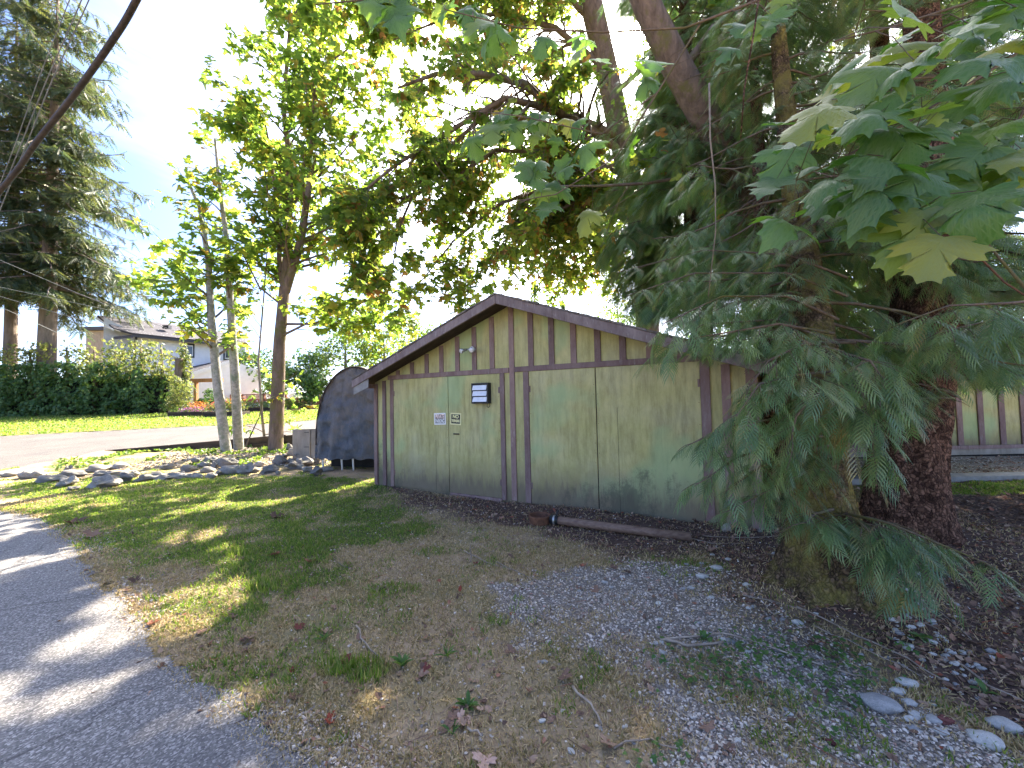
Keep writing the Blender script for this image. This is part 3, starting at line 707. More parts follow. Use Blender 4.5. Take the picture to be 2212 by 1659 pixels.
# ------------------------------------------------------------------ the green shed
SH = Matrix.Translation((0, 6.4, 0)) @ Matrix.Rotation(math.atan2(-.491, .871), 4, 'Z')
shed = empty('shed', (0, 6.4, 0), math.atan2(-.491, .871))
tag(shed, 'green plywood double garage with brown battens and low gable roof', 'shed')
SL, SR, DEEP = -3.14, 3.37, 6.2
def rz_(s_): return 3.27 - .3615 * abs(s_)                           # top of the roof
wl = MB()
wl.prism([(SL, -.05), (SL, rz_(SL) - .10), (0, rz_(0) - .10), (SR, rz_(SR) - .10), (SR, -.05)], 0.0, .05)
wl.build('wall', 'ply', shed)
MB().box(SL, SL + .05, .05, DEEP, -.05, rz_(SL) - .1).build('wall', 'ply', shed)
MB().box(SR - .05, SR, .05, DEEP, -.05, rz_(SR) - .1).build('wall', 'ply', shed)
MB().prism([(SL, -.05), (SL, rz_(SL) - .10), (0, rz_(0) - .10), (SR, rz_(SR) - .10), (SR, -.05)], DEEP, DEEP + .05).build('wall', 'ply', shed)
for sx, e in ((-1, 3.25), (1, 3.52)):
    m_ = MB(); z0, z1 = rz_(0), rz_(e)
    m_.hexa([(0, -.42, z0 - .09), (sx * e, -.42, z1 - .09), (sx * e, DEEP + .3, z1 - .09), (0, DEEP + .3, z0 - .09),
             (0, -.42, z0 - .025), (sx * e, -.42, z1 - .025), (sx * e, DEEP + .3, z1 - .025), (0, DEEP + .3, z0 - .025)])
    if sx > 0: pass
    rf = m_.build('roof', 'timber_dark', shed)
    nsh = 24
    for i in range(nsh):                                           # shingle butts along the rake
        a0, a1 = e * i / nsh, e * (i + 1) / nsh - .004; j = random.uniform(-.012, .012); up = random.uniform(.0, .008)
        MB().hexa([(sx * a0, -.475 + j, rz_(a0) - .022), (sx * a1, -.475 + j, rz_(a1) - .022), (sx * a1, DEEP + .3, rz_(a1) - .022), (sx * a0, DEEP + .3, rz_(a0) - .022),
                   (sx * a0, -.475 + j, rz_(a0) - .004 + up), (sx * a1, -.475 + j, rz_(a1) + .004 + up), (sx * a1, DEEP + .3, rz_(a1) + .004 + up), (sx * a0, DEEP + .3, rz_(a0) - .004 + up)]
                  ).build('shingle', 'shingle', rf)
    MB().hexa([(sx * .003, -.465, z0 - .165), (sx * e, -.465, z1 - .165), (sx * e, -.425, z1 - .165), (sx * .003, -.425, z0 - .165),
               (sx * .003, -.465, z0 - .026), (sx * e, -.465, z1 - .026), (sx * e, -.425, z1 - .026), (sx * .003, -.425, z0 - .026)]).build('fascia', 'fascia', shed, bevel=.004)
    MB().box(sx * e - .02 if sx < 0 else sx * e - .02, sx * e + .02, -.42, DEEP + .3, z1 - .17, z1 - .03).build('eave_board', 'trim', shed)
for sx, e in ((-1, 3.25),):
    z1 = rz_(e); MB().hexa([(sx * (e - .02), -.44, z1 - .30), (sx * (e - .42), -.44, z1 - .17), (sx * (e - .42), -.424, z1 - .17), (sx * (e - .02), -.424, z1 - .30),
                            (sx * (e - .02), -.44, z1 - .14), (sx * (e - .42), -.44, z1 + .0), (sx * (e - .42), -.424, z1 + .0), (sx * (e - .02), -.424, z1 - .14)]).build('eave_return', 'concrete', shed)
# battens in the gable, above the header
for k in range(-7, 8):
    s0 = k * .357 + (.01 if k == 0 else 0) + random.uniform(-.008, .008); wdt = .046
    top = rz_(abs(s0) + wdt) - .105
    if top < 2.2: continue
    lo = 2.157 if k != 0 else .04
    MB().hexa([(s0 - wdt, -.022, lo), (s0 + wdt, -.022, lo), (s0 + wdt, -.001, lo), (s0 - wdt, -.001, lo),
               (s0 - wdt, -.022, top), (s0 + wdt, -.022, top), (s0 + wdt, -.001, top), (s0 - wdt, -.001, top)]).build('batten', 'trim', shed, bevel=.003)
MB().box(-2.76, -.042, -.028, -.001, 2.072, 2.155).build('header', 'trim', shed, bevel=.003)
MB().box(.060, 2.74, -.028, -.001, 2.078, 2.160).build('header', 'trim', shed, bevel=.003)
for s0, wdt, top in ((-3.095, .042, 2.0), (-2.87, .042, 2.06), (-2.66, .042, 2.07), (-.175, .040, 2.07), (.263, .048, 2.075), (2.80, .055, 2.16), (3.03, .05, 2.02), (3.30, .06, 1.96)):
    MB().box(s0 - wdt, s0 + wdt, -.030 - (.01 if s0 < -3 or s0 > 3.2 else 0), -.001, .03, top).build('batten', 'trim', shed, bevel=.003)
MB().box(-1.27, -.22, -.03, -.001, -.04, .045).build('threshold', 'trim', shed, bevel=.004)
# doors: leaves of painted plywood, set proud of the wall
for a0, a1, z0, hg in ((-2.612, -1.292, .05, -1), (-1.280, -.222, .05, 1), (.315, 1.378, .03, -1), (1.392, 2.742, .02, 1)):
    d_ = MB().box(a0, a1, -.020, -.002, z0, 2.066 if a0 < 0 else 2.072).build('door', 'ply', shed, bevel=.002)
    hx = a0 + .05 if hg < 0 else a1 - .05
    for z in (.30, 1.80):
        hx2 = a0 + .008 if hg < 0 else a1 - .008
        MB().box(hx2 - .02, hx2 + .02, -.0235, -.0205, z - .05, z + .05).tube([(hx2, -.03, z - .05), (hx2, -.03, z + .05)], .007, 6).build('hinge', 'trim', d_)
    for i in range(14):                                           # nail heads down the leaf's edges
        for ex in (a0 + .02, a1 - .02):
            if random.random() < .55:
                z = .15 + i * .14; MB().box(ex - .004, ex + .004, -.0225, -.0205, z, z + .008).build('nail', 'rust', d_)
    if a0 == -1.280:
        MB().box(-1.17, -1.06, -.032, -.0205, 1.055, 1.075).tube([(-1.17, -.035, 1.065), (-1.05, -.035, 1.062)], .009, 6).build('handle', 'black', d_)
    if a0 == .315 or a0 > 1:
        pass
MB().box(-1.581, -1.577, -.0215, -.0203, .06, .95).build('seam', 'dark', shed)
MB().box(1.683, 1.687, -.0215, -.0203, .03, 1.5).build('seam', 'dark', shed)
MB().box(1.379, 1.391, -.006, -.0015, .03, 2.07).build('gap', 'dark', shed)

def onshed(s_, y, z): return SH @ Vector((s_, y, z))
RZ = math.atan2(-.491, .871)
# louvred vent hood high on the left-hand doors
def s_at(px): k = (px - 1106) / 860.; return 6.4 * k / (.871 + .491 * k)
v0, v1 = s_at(1026.5), s_at(1062); vz0, vz1 = 1.585, 1.925
vent = empty('louvred_vent', onshed((v0 + v1) / 2, -.02, vz0), RZ); tag(vent, 'black-framed box vent with three white louvres high on left door', 'vent')
hw = (v1 - v0) / 2; hh = vz1 - vz0
MB().box(-hw, hw, -.10, -.001, 0, .018).box(-hw, hw, -.10, -.001, hh - .02, hh).box(-hw, -hw + .02, -.10, -.001, .018, hh - .02).box(hw - .025, hw, -.10, -.001, .018, hh - .02).box(-hw + .02, hw - .025, -.02, -.004, .018, hh - .02).build('housing', 'black', vent)
for i in range(3):
    z = .03 + i * (hh - .05) / 3; h3 = (hh - .05) / 3 - .016
    MB().hexa([(-hw + .024, -.112, z), (hw - .03, -.112, z), (hw - .03, -.104, z), (-hw + .024, -.104, z),
               (-hw + .024, -.085, z + h3), (hw - .03, -.085, z + h3), (hw - .03, -.078, z + h3), (-hw + .024, -.078, z + h3)]).build('louvre', 'louvre', vent)
MB().tube([(hw - .05, -.05, 0), (hw - .05, -.055, -.05), (hw - .02, -.06, -.07), (hw + .005, -.055, -.04), (hw, -.05, .01)], .005, 5).build('cord', 'black', vent, True)
# signs
def sign(name, px, zc, w_, h_, tilt, border, lines, label, over=0):
    c = onshed(s_at(px), -.0235, zc); o = empty(name, c, RZ); o.rotation_euler = (0, R(tilt), RZ); tag(o, label, 'sign')
    MB().box(-w_ / 2, w_ / 2, -.003, 0, -h_ / 2, h_ / 2).build('plate', border, o)
    b = .022; MB().box(-w_ / 2 + b, w_ / 2 - b, -.0038, -.0031, -h_ / 2 + b, h_ / 2 - b).build('field', 'black', o)
    for txt, zz, size, mat in lines:
        cu = bpy.data.curves.new('lettering', 'FONT'); cu.body = txt; cu.size = size; cu.align_x = 'CENTER'; cu.align_y = 'CENTER'; cu.extrude = .0004; cu.offset = .0034
        cu.materials.append(M[mat]); t_ = link('lettering', cu, o, (0, -.0046, zz), (R(90), 0, 0))
        bpy.context.view_layer.update(); wd = t_.dimensions.x
        if wd > 0: t_.scale = ((w_ - 2 * b - .018) / wd if wd > (w_ - 2 * b - .018) or size > .085 else 1, 1, 1)
        if txt == 'NO': t_.scale = (1, 1, 1)
        me_ = bpy.data.meshes.new_from_object(t_.evaluated_get(bpy.context.evaluated_depsgraph_get())); sx_ = t_.scale[0]
        bpy.data.objects.remove(t_); link('lettering', me_, o, (0, -.0046, zz), (R(90), 0, 0), (sx_, 1, 1))
M['sign_white'] = simple('sign_white', (.72, .70, .66), (.80, .78, .74), 9, .4, bump=0)
M['sign_yellow'] = simple('sign_yellow', (.66, .62, .28), (.74, .70, .38), 9, .4, bump=0)
M['sign_orange'] = simple('sign_orange', (.90, .66, .54), (.92, .74, .64), 9, .4, bump=0)
sign('parking_sign', 951, 1.325, .262, .205, -1.5, 'sign_white', [('PRIVATE', .038, .104, 'sign_orange'), ('PARKING', -.042, .098, 'sign_white')], 'white-edged black PRIVATE PARKING sign on left door leaf')
sign('no_trespassing_sign', 985, 1.325, .235, .205, 2.5, 'sign_yellow', [('NO', .038, .082, 'sign_yellow'), ('TRESPASSING', -.035, .060, 'sign_yellow')], 'yellow-edged black NO TRESPASSING sign on second door leaf')
# floodlight pair under the gable
fl = empty('floodlight', onshed(s_at(1022), -.03, 2.50), RZ); tag(fl, 'twin white floodlight fixed to gable batten', 'light')
MB().tube([(0.03, -.0, 0), (.03, -.04, 0)], .05, 12).build('mounting_plate', 'white', fl, True)
for sx in (-1, 1):
    a = Vector((.03, -.04, 0)); b = Vector((.03 + sx * .06, -.09, .0)); c = b + Vector((sx * .05, -.11, -.035)); 
    MB().tube([a, b], .012, 8).build('bracket', 'alu', fl, True)
    dd = (c - b)
    hd = MB().tube([b, b + dd * .25, b + dd * .6, c], [.016, .022, .034, .046], 14).build('lamp_head', 'alu', fl, True)
    MB().tube([c - dd * .02, c + dd * .03], [.042, .036], 14).build('lens', 'lens', hd, True)

# ------------------------------------------------------------------ tarp shelter beside the shed
ts = empty('tarp_shelter', (-3.78, 9.6, gz(-3.78, 9.6)), R(-10)); tag(ts, 'arched shelter draped in dark blue-grey tarpaulin left of green shed', 'shelter')
def arch(a): return (math.sin(a) * 1.02 * (1 if abs(a) < 1.2 else 1) , .55 + 1.93 * max(math.cos(a), 0) ** .72)
N_ = 60; rows = 50; Vt = []; Ft = []
prof = []
for i in range(N_ + 1):
    a = -math.pi / 2 + math.pi * i / N_; x = math.sin(a) * 1.02; z = .62 + 1.86 * math.cos(a) ** .8 if abs(a) < math.pi / 2 - 1e-6 else .62
    prof.append((x, z))
for j in range(rows + 1):                                          # hanging front sheet
    for i in range(N_ + 1):
        x, zt = prof[i]; zb = .30 + .02 * math.sin(i * .9); f = j / rows; z = zt + (zb - zt) * f
        x2 = x * (1 + .05 * f)
        y = -.02 - .10 * f + (float(vn(np.array(x + 5), np.array(z * .35 + 3), .16, 301)) - .5) * .13 * (.3 + f) + (float(vn(np.array(x * .6 + 5), np.array(z + 3), .17, 302)) - .5) * .08 + (float(vn(np.array(x + z * .4 + 5), np.array(z - x * .3 + 3), .07, 303)) - .5) * .045
        Vt.append((x2, y, z))
for j in range(rows):
    for i in range(N_): b = j * (N_ + 1) + i; Ft.append((b, b + N_ + 1, b + N_ + 2, b + 1))
MB().add(Vt, Ft).build('front_sheet', 'tarp', ts, True)
Vt = []; Ft = []
top = [(-1.06, .30)] + prof + [(1.06, .30)]
for j in range(13):
    for (x, z) in top: Vt.append((x * (1 + .01 * math.sin(j * 2)), -.02 + j * .25, z + .015 * math.sin(j * 1.7 + x * 4) + .03))
nn = len(top)
for j in range(12):
    for i in range(nn - 1): b = j * nn + i; Ft.append((b, b + nn, b + nn + 1, b + 1))
MB().add(Vt, Ft).build('roof_sheet', 'tarp', ts, True)
MB().tube([(x, -.05, z + .02) for x, z in prof], .022, 6).build('hoop', 'timber_dark', ts, True)
for x in (-.93, -.42, -.12, .45): MB().tube([(x, .1, -.05), (x - .02, .08, .42)], .022, 8).build('leg', 'white' if x < 0.2 else 'timber_dark', ts, True)
MB().box(-1.0, 1.0, .5, 2.9, .02, .35).build('under_tarp_shade', 'dark', ts)  # near-black block standing in for the shade beneath the tarp
# standing board beside it
bx = At(632, 960, 11.2); bx2 = At(686, 960, 11.0)
sb = empty('leaning_board', ((bx.x + bx2.x) / 2, 11.1, .12), R(-3)); tag(sb, 'weathered tan panel standing between rocks and tarpaulin shelter', 'board')
MB().box(-.36, .36, 0, .04, -.1, .82).build('panel', 'board', sb, bevel=.004)
MB().box(.05, .16, -.03, -.001, -.1, .80).build('batten', 'board', sb, bevel=.003)
for z_ in (.72, .32): MB().box(.0, .13, -.036, -.0305, z_, z_ + .015).build('strap', 'black', sb)

# ------------------------------------------------------------------ timber edging of the driveway
def beam(pa, pb, zlo_a, zhi_a, zlo_b, zhi_b, th=.12):
    a = Vector((pa[0], pa[1], 0)); b = Vector((pb[0], pb[1], 0)); n = (b - a).normalized(); q = Vector((-n.y, n.x, 0)) * th
    return MB().hexa([a + Vector((0, 0, zlo_a)), b + Vector((0, 0, zlo_b)), b + q + Vector((0, 0, zlo_b)), a + q + Vector((0, 0, zlo_a)),
                      a + Vector((0, 0, zhi_a)), b + Vector((0, 0, zhi_b)), b + q + Vector((0, 0, zhi_b)), a + q + Vector((0, 0, zhi_a))])
edge = empty('timber_edging', (0, 0, 0)); tag(edge, 'long dark timber edging holding up the driveway behind the rocks', 'edging')
pA = (-13.2, 12.9); pB = (-7.9, 13.86); pC = (-5.2, 14.4)
def lerp(p, q, t): return (p[0] + (q[0] - p[0]) * t, p[1] + (q[1] - p[1]) * t)
def dh(p): return float(Dh(np.array(p[0]), np.array(p[1] + .2)))
for i, (t0, t1) in enumerate(((0, .34), (.342, .70), (.702, 1.0))):
    a, b = lerp(pA, pB, t0), lerp(pA, pB, t1)
    beam(a, b, dh(a) - .14, dh(a) + .075, dh(b) - .14, dh(b) + .075).build('timber', 'timber_dark', edge, bevel=.01)
    if i: beam((a[0], a[1] - .05), (b[0], b[1] - .05), dh(a) - .34, dh(a) - .145, dh(b) - .34, dh(b) - .145).build('timber', 'timber_dark', edge, bevel=.01)
beam(pB, pC, dh(pB) - .34, dh(pB) + .05, dh(pC) - .34, dh(pC) + .05).build('timber', 'timber_dark', edge, bevel=.01)

# ------------------------------------------------------------------ projection, for outlines of crowns
# ------------------------------------------------------------------ house beyond the hedge
ha = Vector((-34.4, 36, 0)); hb = Vector((-29.9, 43, 0)); hu = (hb - ha).normalized(); hn = Vector((hu.y, -hu.x, 0))   # hn points towards the camera side
def HP(px, py, off=0.0):
    d = ray(px, py); o = ha + hn * off; e = Vector((0, 0, EYE)); t = (o - e).dot(hn) / d.dot(hn); return e + d * t
house = empty('house', (ha.x, ha.y, 1.1)); tag(house, 'white sided two storey house with grey roof beyond the hedge', 'house')
hl = Vector((ha.x, ha.y, 1.1))
def hquad(name, mat, pts, th=.12, parent=None, off=None):
    P = [Vector(p) - hl for p in pts]; n = (P[1] - P[0]).cross(P[-1] - P[0]).normalized() * th
    m_ = MB(); k = len(P)
    m_.add(P + [p + n for p in P], [tuple(range(k))[::-1], tuple(range(k, 2 * k))] + [(i, (i + 1) % k, (i + 1) % k + k, i + k) for i in range(k)])
    return m_.build(name, mat, parent or house)
def atz(p, z): return Vector((p.x, p.y, z))
e0 = HP(285, 722); e1 = HP(530, 744)
zt = e0.z - .1
wallp = [atz(e0, 1.0), atz(e1, 1.0), atz(e1, zt), atz(e0, zt)]
hw_ = hquad('wall', 'siding', wallp, -.15)
nb = 34                                                            # lap siding: joined boards, each a pixel or so
m_ = MB()
for i in range(nb):
    z0 = 1.0 + (zt - 1.0) * i / nb; z1 = 1.0 + (zt - 1.0) * (i + 1) / nb
    a, b = e0 - hl, e1 - hl
    o0 = hn * .05; o1 = hn * .02
    m_.add([(a.x + o0.x, a.y + o0.y, z0 - 1.1), (b.x + o0.x, b.y + o0.y, z0 - 1.1), (b.x + o1.x, b.y + o1.y, z1 - 1.1), (a.x + o1.x, a.y + o1.y, z1 - 1.1),
            (a.x, a.y, z0 - 1.1), (b.x, b.y, z0 - 1.1)], [(0, 1, 2, 3), (0, 4, 5, 1)])
o = m_.build('siding', 'siding', house); o['kind'] = 'stuff'
gl = HP(225, 700, -.2); gl2 = HP(285, 700, -.2)
hquad('wall', 'siding_grey', [atz(gl, 1.0), atz(gl2, 1.0), atz(gl2, zt + .4), atz(gl, zt + 1.4)], -.15)
up = hquad('roof', 'roof', [HP(244, 712, .6), HP(285, 723, .9), HP(530, 748, .9), HP(530, 727, -5.5), HP(322, 697, -5.5), HP(209, 685, -2.5)], .18)
hquad('fascia', 'gutter', [HP(286, 722.5, .95), HP(530, 747, .95), HP(530, 751, .95), HP(286, 727, .95)], .08)
hquad('fascia', 'siding_grey', [HP(208, 684, .6), HP(246, 711, .7), HP(246, 716, .7), HP(208, 689, .6)], .08)
hquad('porch_roof', 'roof', [HP(246, 727, .9), HP(288, 723, .95), HP(288, 729, .95), HP(246, 733, .9)], .1)
MB().tube([HP(294, 727, .25) - hl, HP(294, 735, .25) - hl, HP(291, 742, .1) - hl, atz(HP(291, 742, .1), 1.2) - hl], .09, 6).build('downspout', 'gutter', house)
for (x0, x1, y0, y1) in ((399.5, 420, 741, 773), (483, 500, 749, 780)):
    a, b = HP(x0, y0, .1), HP(x1, y1, .1)
    f = hquad('window', 'gutter', [atz(a, b.z), b, atz(b, a.z), a], -.08)
    c0, c1 = HP(x0 + 3.2, y0 + 4, .16), HP(x1 - 3.2, y1 - 4, .16)
    hquad('frame', 'white', [atz(c0, c1.z), c1, atz(c1, c0.z), c0], -.05, f)
    c0, c1 = HP(x0 + 5, y0 + 7, .22), HP(x1 - 5, y1 - 7, .22)
    hquad('pane', 'glass', [atz(c0, c1.z), c1, atz(c1, c0.z), c0], -.03, f)
for px, py in ((361, 708), (395, 719)):
    c = HP(px, py, -1.2) - hl; MB().box(c.x - .3, c.x + .3, c.y - .2, c.y + .2, c.z - .1, c.z + .22).build('roof_vent', 'gutter', house)
# low garage wing with its gable edge
ga = HP(411, 807, 4); gb = HP(498, 779, 4); gc = HP(560, 800, 4)
hquad('wing_wall', 'siding', [atz(ga, 1.0), atz(gc, 1.0), gc, gb, ga], .1)
hquad('wing_fascia', 'white', [ga + Vector((0, 0, -.25)) + hn * .3, gb + Vector((0, 0, -.25)) + hn * .3, gb + Vector((0, 0, .1)) + hn * .3, ga + Vector((0, 0, .1)) + hn * .3], .08)
hquad('wing_roof', 'roof', [ga + hn * .2, gb + hn * .2, gb - hn * 4 + Vector((0, 0, .05)), ga - hn * 4 + Vector((0, 0, .4))], .1)
# neighbouring house, mostly hidden
h2 = empty('far_house', tuple(At(150, 880, 52))[:2] + (1.1,)); tag(h2, 'distant brown house with dark flat-edged roof behind hedge, left of white house', 'house')
a = At(186, 715, 52); b = At(236, 715, 52); l2 = Vector(h2.location)
MB().box(a.x - l2.x, b.x - l2.x, 0, 8, 0, a.z - 1.1).build('wall', 'timber_orange' if 0 else 'board', h2)
MB().box(a.x - .6 - l2.x, b.x + .5 - l2.x, -.6, 8.5, a.z - 1.1, a.z - .65).build('roof', 'gutter', h2)

# orange timber carport post and beam
cp = At(423, 890, 33); car = empty('timber_pergola', (cp.x, cp.y, 1.1)); tag(car, 'orange stained timber pergola frame below the white house wing', 'pergola')
hgt = At(423, 826, 33).z - 1.1; wid = At(470, 826, 33).x - cp.x
for x in (0, wid): MB().box(x - .12, x + .12, -.12, .12, 0, hgt).build('post', 'timber_orange', car)
MB().box(-.4, wid + .4, -.14, .14, hgt + .002, hgt + .30).build('beam', 'timber_orange', car)

# ------------------------------------------------------------------ far fence with lattice top
fz = 1.05; fY = 39.0; f0 = At(500, 880, fY).x; f1 = At(760, 880, fY).x
ff = empty('lattice_fence', (f0, fY, fz)); tag(ff, 'reddish wooden fence with lattice top at far side of lawn', 'fence')
nP = 11; fw = (f1 - f0) / nP
for i in range(nP + 1): MB().box(i * fw - .08, i * fw + .08, -.1, .1, 0, 1.65).build('post', 'fence_red', ff)
plank = None
for i in range(nP):
    for j in range(7):
        x = i * fw + .09 + j * (fw - .18) / 7
        if plank is None: plank = MB().box(0, (fw - .18) / 7 - .015, -.02, .02, 0, 1.12).build('plank', 'fence_red', ff); plank.location.x = x
        else:
            c = plank.copy(); C.objects.link(c); c.location.x = x
    mb = MB(); k = 9; wX = fw - .16
    for q in range(-2, k):
        for sgn in (1, -1):
            xa = i * fw + .08 + q * wX / k * 1.0; 
            for t0 in (0,):
                x0_, x1_ = xa, xa + .34
                if x0_ < i * fw + .08 or x1_ > (i + 1) * fw - .08: continue
                za, zb = (1.17, 1.55) if sgn > 0 else (1.55, 1.17)
                mb.add([(x0_, -.01 * sgn, za), (x0_ + .05, -.01 * sgn, za), (x1_ + .05, -.01 * sgn, zb), (x1_, -.01 * sgn, zb)], [(0, 1, 2, 3)])
    if mb.v:
        o = mb.build('lattice', 'fence_red', ff); o['kind'] = 'stuff'
    MB().box(i * fw + .081, (i + 1) * fw - .081, -.03, .03, 1.56, 1.63).build('rail', 'fence_red', ff)
    MB().box(i * fw + .081, (i + 1) * fw - .081, -.03, .03, 1.125, 1.165).build('rail', 'fence_red', ff)

# ------------------------------------------------------------------ loose foliage: bushes, hedge, far trees
def blob_leaves(n, cx, cy, cz, rx, ry, rz__, shell=.55, lumps=7, seed=0):
    """points gathered in lumps on an ellipsoid, uneven outline"""
    r2 = np.random.default_rng(seed)
    cc = r2.normal(size=(lumps, 3)); cc /= np.linalg.norm(cc, axis=1, keepdims=True); cc *= r2.uniform(.35, .75, (lumps, 1))
    k = r2.integers(0, lumps, n); d = r2.normal(size=(n, 3)); d /= np.linalg.norm(d, axis=1, keepdims=True)
    rad = r2.uniform(shell, 1, (n, 1)) * r2.uniform(.28, .55, (lumps, 1))[k]
    p = cc[k] + d * rad
    P = p * np.array([rx, ry, rz__]) + np.array([cx, cy, cz])
    return P, d
def foliage(name, P, D, size, mat, parent, loc, TV=LV_XS, TF=LF_XS, jitter=.8, droop=0):
    n = len(P); r = rng.normal(size=(n, 3)) * jitter
    U = D + r * .5; U /= np.linalg.norm(U, axis=1, keepdims=True)
    dd = rng.normal(size=(n, 3)); dd[:, 2] -= droop; dd -= U * (dd * U).sum(1, keepdims=True)
    X, Y, Z = frames(dd, U)
    sz = size * rng.uniform(.6, 1.4, n)
    me = scatter_mesh(name, TV, TF, P - np.array(loc), X, Y, Z, sz, mat)
    o = link(name, me, parent); o['kind'] = 'stuff'; return o
def bushthing(name, label, cat, loc, r, h, n, size, mat, seed, group=None, trunk=0, cz=None, lumps=9, th=0, shell=.55):
    e = empty(name, loc); tag(e, label, cat, group)
    cz_ = h * .52 if cz is None else cz
    P, D = blob_leaves(n, loc[0], loc[1], loc[2] + cz_, r, r * .8, (h - cz_) * 1.0 if cz is not None else h * .56, shell=shell, lumps=lumps, seed=seed)
    foliage('foliage' if not th else 'crown', P, D, size, mat, e, loc)
    if trunk:
        MB().tube([(0, 0, -.2), (.05, 0, h * .4), (-.05, .1, h * .8)], [trunk, trunk * .7, trunk * .25], 8).build('trunk', 'bark_maple', e, True)
    return e

# far side bushes and flower beds
gb_ = At(468, 880, 30)
bushthing('garden_bush', 'round dark clipped bush under the orange pergola', 'bush', (At(450, 880, 31).x, 31, 1.05), 1.2, 1.9, 1500, .16, 'hedge', 3)
bushthing('garden_bush', 'bright yellow-green shrub behind the pink flower bed', 'bush', (At(392, 880, 29.6).x, 29.6, 1.0), 1.5, 2.6, 1700, .16, 'hedge_top', 4)
bushthing('garden_bush', 'grey-green shrub in front of the lattice fence', 'bush', (At(618, 885, 35).x, 35, 1.0), 2.2, 1.4, 1300, .16, 'bush', 5)
def bed(x0, x1, yb, Yd, label, cols, seed):
    a, b = At(x0, yb, Yd), At(x1, yb, Yd); zb = float(Dh(np.array(a.x), np.array(Yd)))
    e = empty('flower_bed', ((a.x + b.x) / 2, Yd, zb)); tag(e, label, 'flower bed'); hw2 = (b.x - a.x) / 2
    for z in (0, .17): MB().box(-hw2, hw2, 0, .10, z, z + .155).build('timber', 'timber_dark', e, bevel=.01)
    for sx in (-1, 1): MB().box(sx * hw2 - .05, sx * hw2 + .05, .101, 1.4, 0, .32).build('timber', 'timber_dark', e, bevel=.01)
    MB().box(-hw2 + .06, hw2 - .06, .101, 1.4, 0, .26).build('soil', 'dark', e)
    r2 = np.random.default_rng(seed)
    for (mat, f0_, f1_, zc, n, sz, nm_) in cols:
        n_ = n; P = np.stack([a.x + (b.x - a.x) * (f0_ + (f1_ - f0_) * r2.random(n_)), Yd + .1 + 1.1 * r2.random(n_), zb + zc * (.6 + .5 * r2.random(n_)) + .1 * r2.normal(size=n_)], 1)
        foliage(nm_, P, np.tile([0, -.6, .8], (n_, 1)), sz, mat, e, tuple(e.location))
bed(361, 436, 892, 27.6, 'timber flower bed of pink and orange blooms at hedge end', [('bush', 0, 1, .45, 700, .13, 'foliage'), ('flower_pink', .25, .95, .50, 420, .10, 'blossoms'), ('flower_orange', .45, 1, .85, 260, .10, 'blossoms')], 11)
bed(438, 509, 894, 26.9, 'timber flower bed of coral and yellow-green plants nearest driveway', [('hedge_top', 0, 1, .75, 900, .14, 'foliage'), ('flower_red', .1, .5, .85, 180, .10, 'blossoms'), ('flower_orange', .5, 1, 1.15, 200, .10, 'blossoms'), ('bush', .4, 1, 1.0, 300, .14, 'foliage')], 12)
bed(513, 600, 890, 31, 'low timber bed of pale flowers in front of lattice fence', [('bush', 0, 1, .6, 700, .14, 'foliage'), ('white', .1, .9, .6, 60, .09, 'blossoms')], 13)

# hedge
hx0, hx1 = At(-330, 880, 32).x, At(372, 880, 32).x
hedge = empty('hedge', ((hx0 + hx1) / 2, 32, 1.1)); tag(hedge, 'tall dense evergreen hedge along the far edge of lawn', 'hedge')
def htop(x, base, seed):
    base = base + .35
                                              # uneven top line
    return base + 1.0 * (vn(x, x * 0, 1.7, seed) - .5) + .9 * (vn(x, x * 0, .5, seed + 1) - .5)
n = 11000; x = rng.uniform(hx0, hx1, n); z = rng.random(n) ** .9 * 4.3; nearR = clip((hx1 - x) / 1.5, 0, 1)
bulge = (vn(x, z, .9, 41) - .5) * 1.1 + (vn(x, z * 1.3, .33, 42) - .5) * .7
y = 31.3 - bulge + rng.normal(size=n) * .12 + (1 - nearR) * 1.2
ok = z < htop(x, 3.7, 43) * (0.7 + .3 * nearR); P = np.stack([x, y, z + 1.0], 1)[ok]
D = np.tile([0, -.8, .5], (len(P), 1)) + rng.normal(size=(len(P), 3)) * .5
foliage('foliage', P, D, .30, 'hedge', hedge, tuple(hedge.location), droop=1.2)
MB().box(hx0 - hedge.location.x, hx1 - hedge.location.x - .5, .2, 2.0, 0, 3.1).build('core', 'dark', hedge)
n = 9000; x = rng.uniform(hx0, hx1 + .3, n); z = 2.9 + rng.random(n) * 3.6
top = htop(x, 5.55, 45) + .7 * np.sin(x * 2.1) * .4; col = vn(x, z * .25, .55, 46)
ok = (z < top) & (col > .36 + .05 * (z - 3)); P = np.stack([x, 31.9 + rng.normal(size=n) * .45, z + 1.0], 1)[ok]
D = np.tile([0, -.5, .3], (len(P), 1)) + rng.normal(size=(len(P), 3)) * .6
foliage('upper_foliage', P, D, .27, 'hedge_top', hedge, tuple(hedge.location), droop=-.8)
for px in (10, 60, 140, 200, 245, 300, 345):
    xx = At(px, 800, 32).x - hedge.location.x
    MB().tube([(xx, .2, 0), (xx + .1, .15, 3), (xx, .1, 5.2 + .5 * random.random())], [.18, .14, .05], 7).build('trunk', 'bark_limb', hedge, True)
e_ = empty('topped_trunk', (At(385, 880, 31.2).x, 31.2, 1.0)); tag(e_, 'thick sawn-off trunk with sparse shoots at right end of hedge', 'tree')
MB().tube([(0, 0, 0), (0, 0, 2.5), (.03, 0, 4.15), (.03, 0, 4.4)], [.30, .26, .24, .30], 10).build('trunk', 'bark_limb', e_, True)
P, D = blob_leaves(900, e_.location.x + .1, 31.3, 4.4, 1.0, .6, 2.3, seed=6); foliage('foliage', P, D, .22, 'hedge_top', e_, tuple(e_.location))

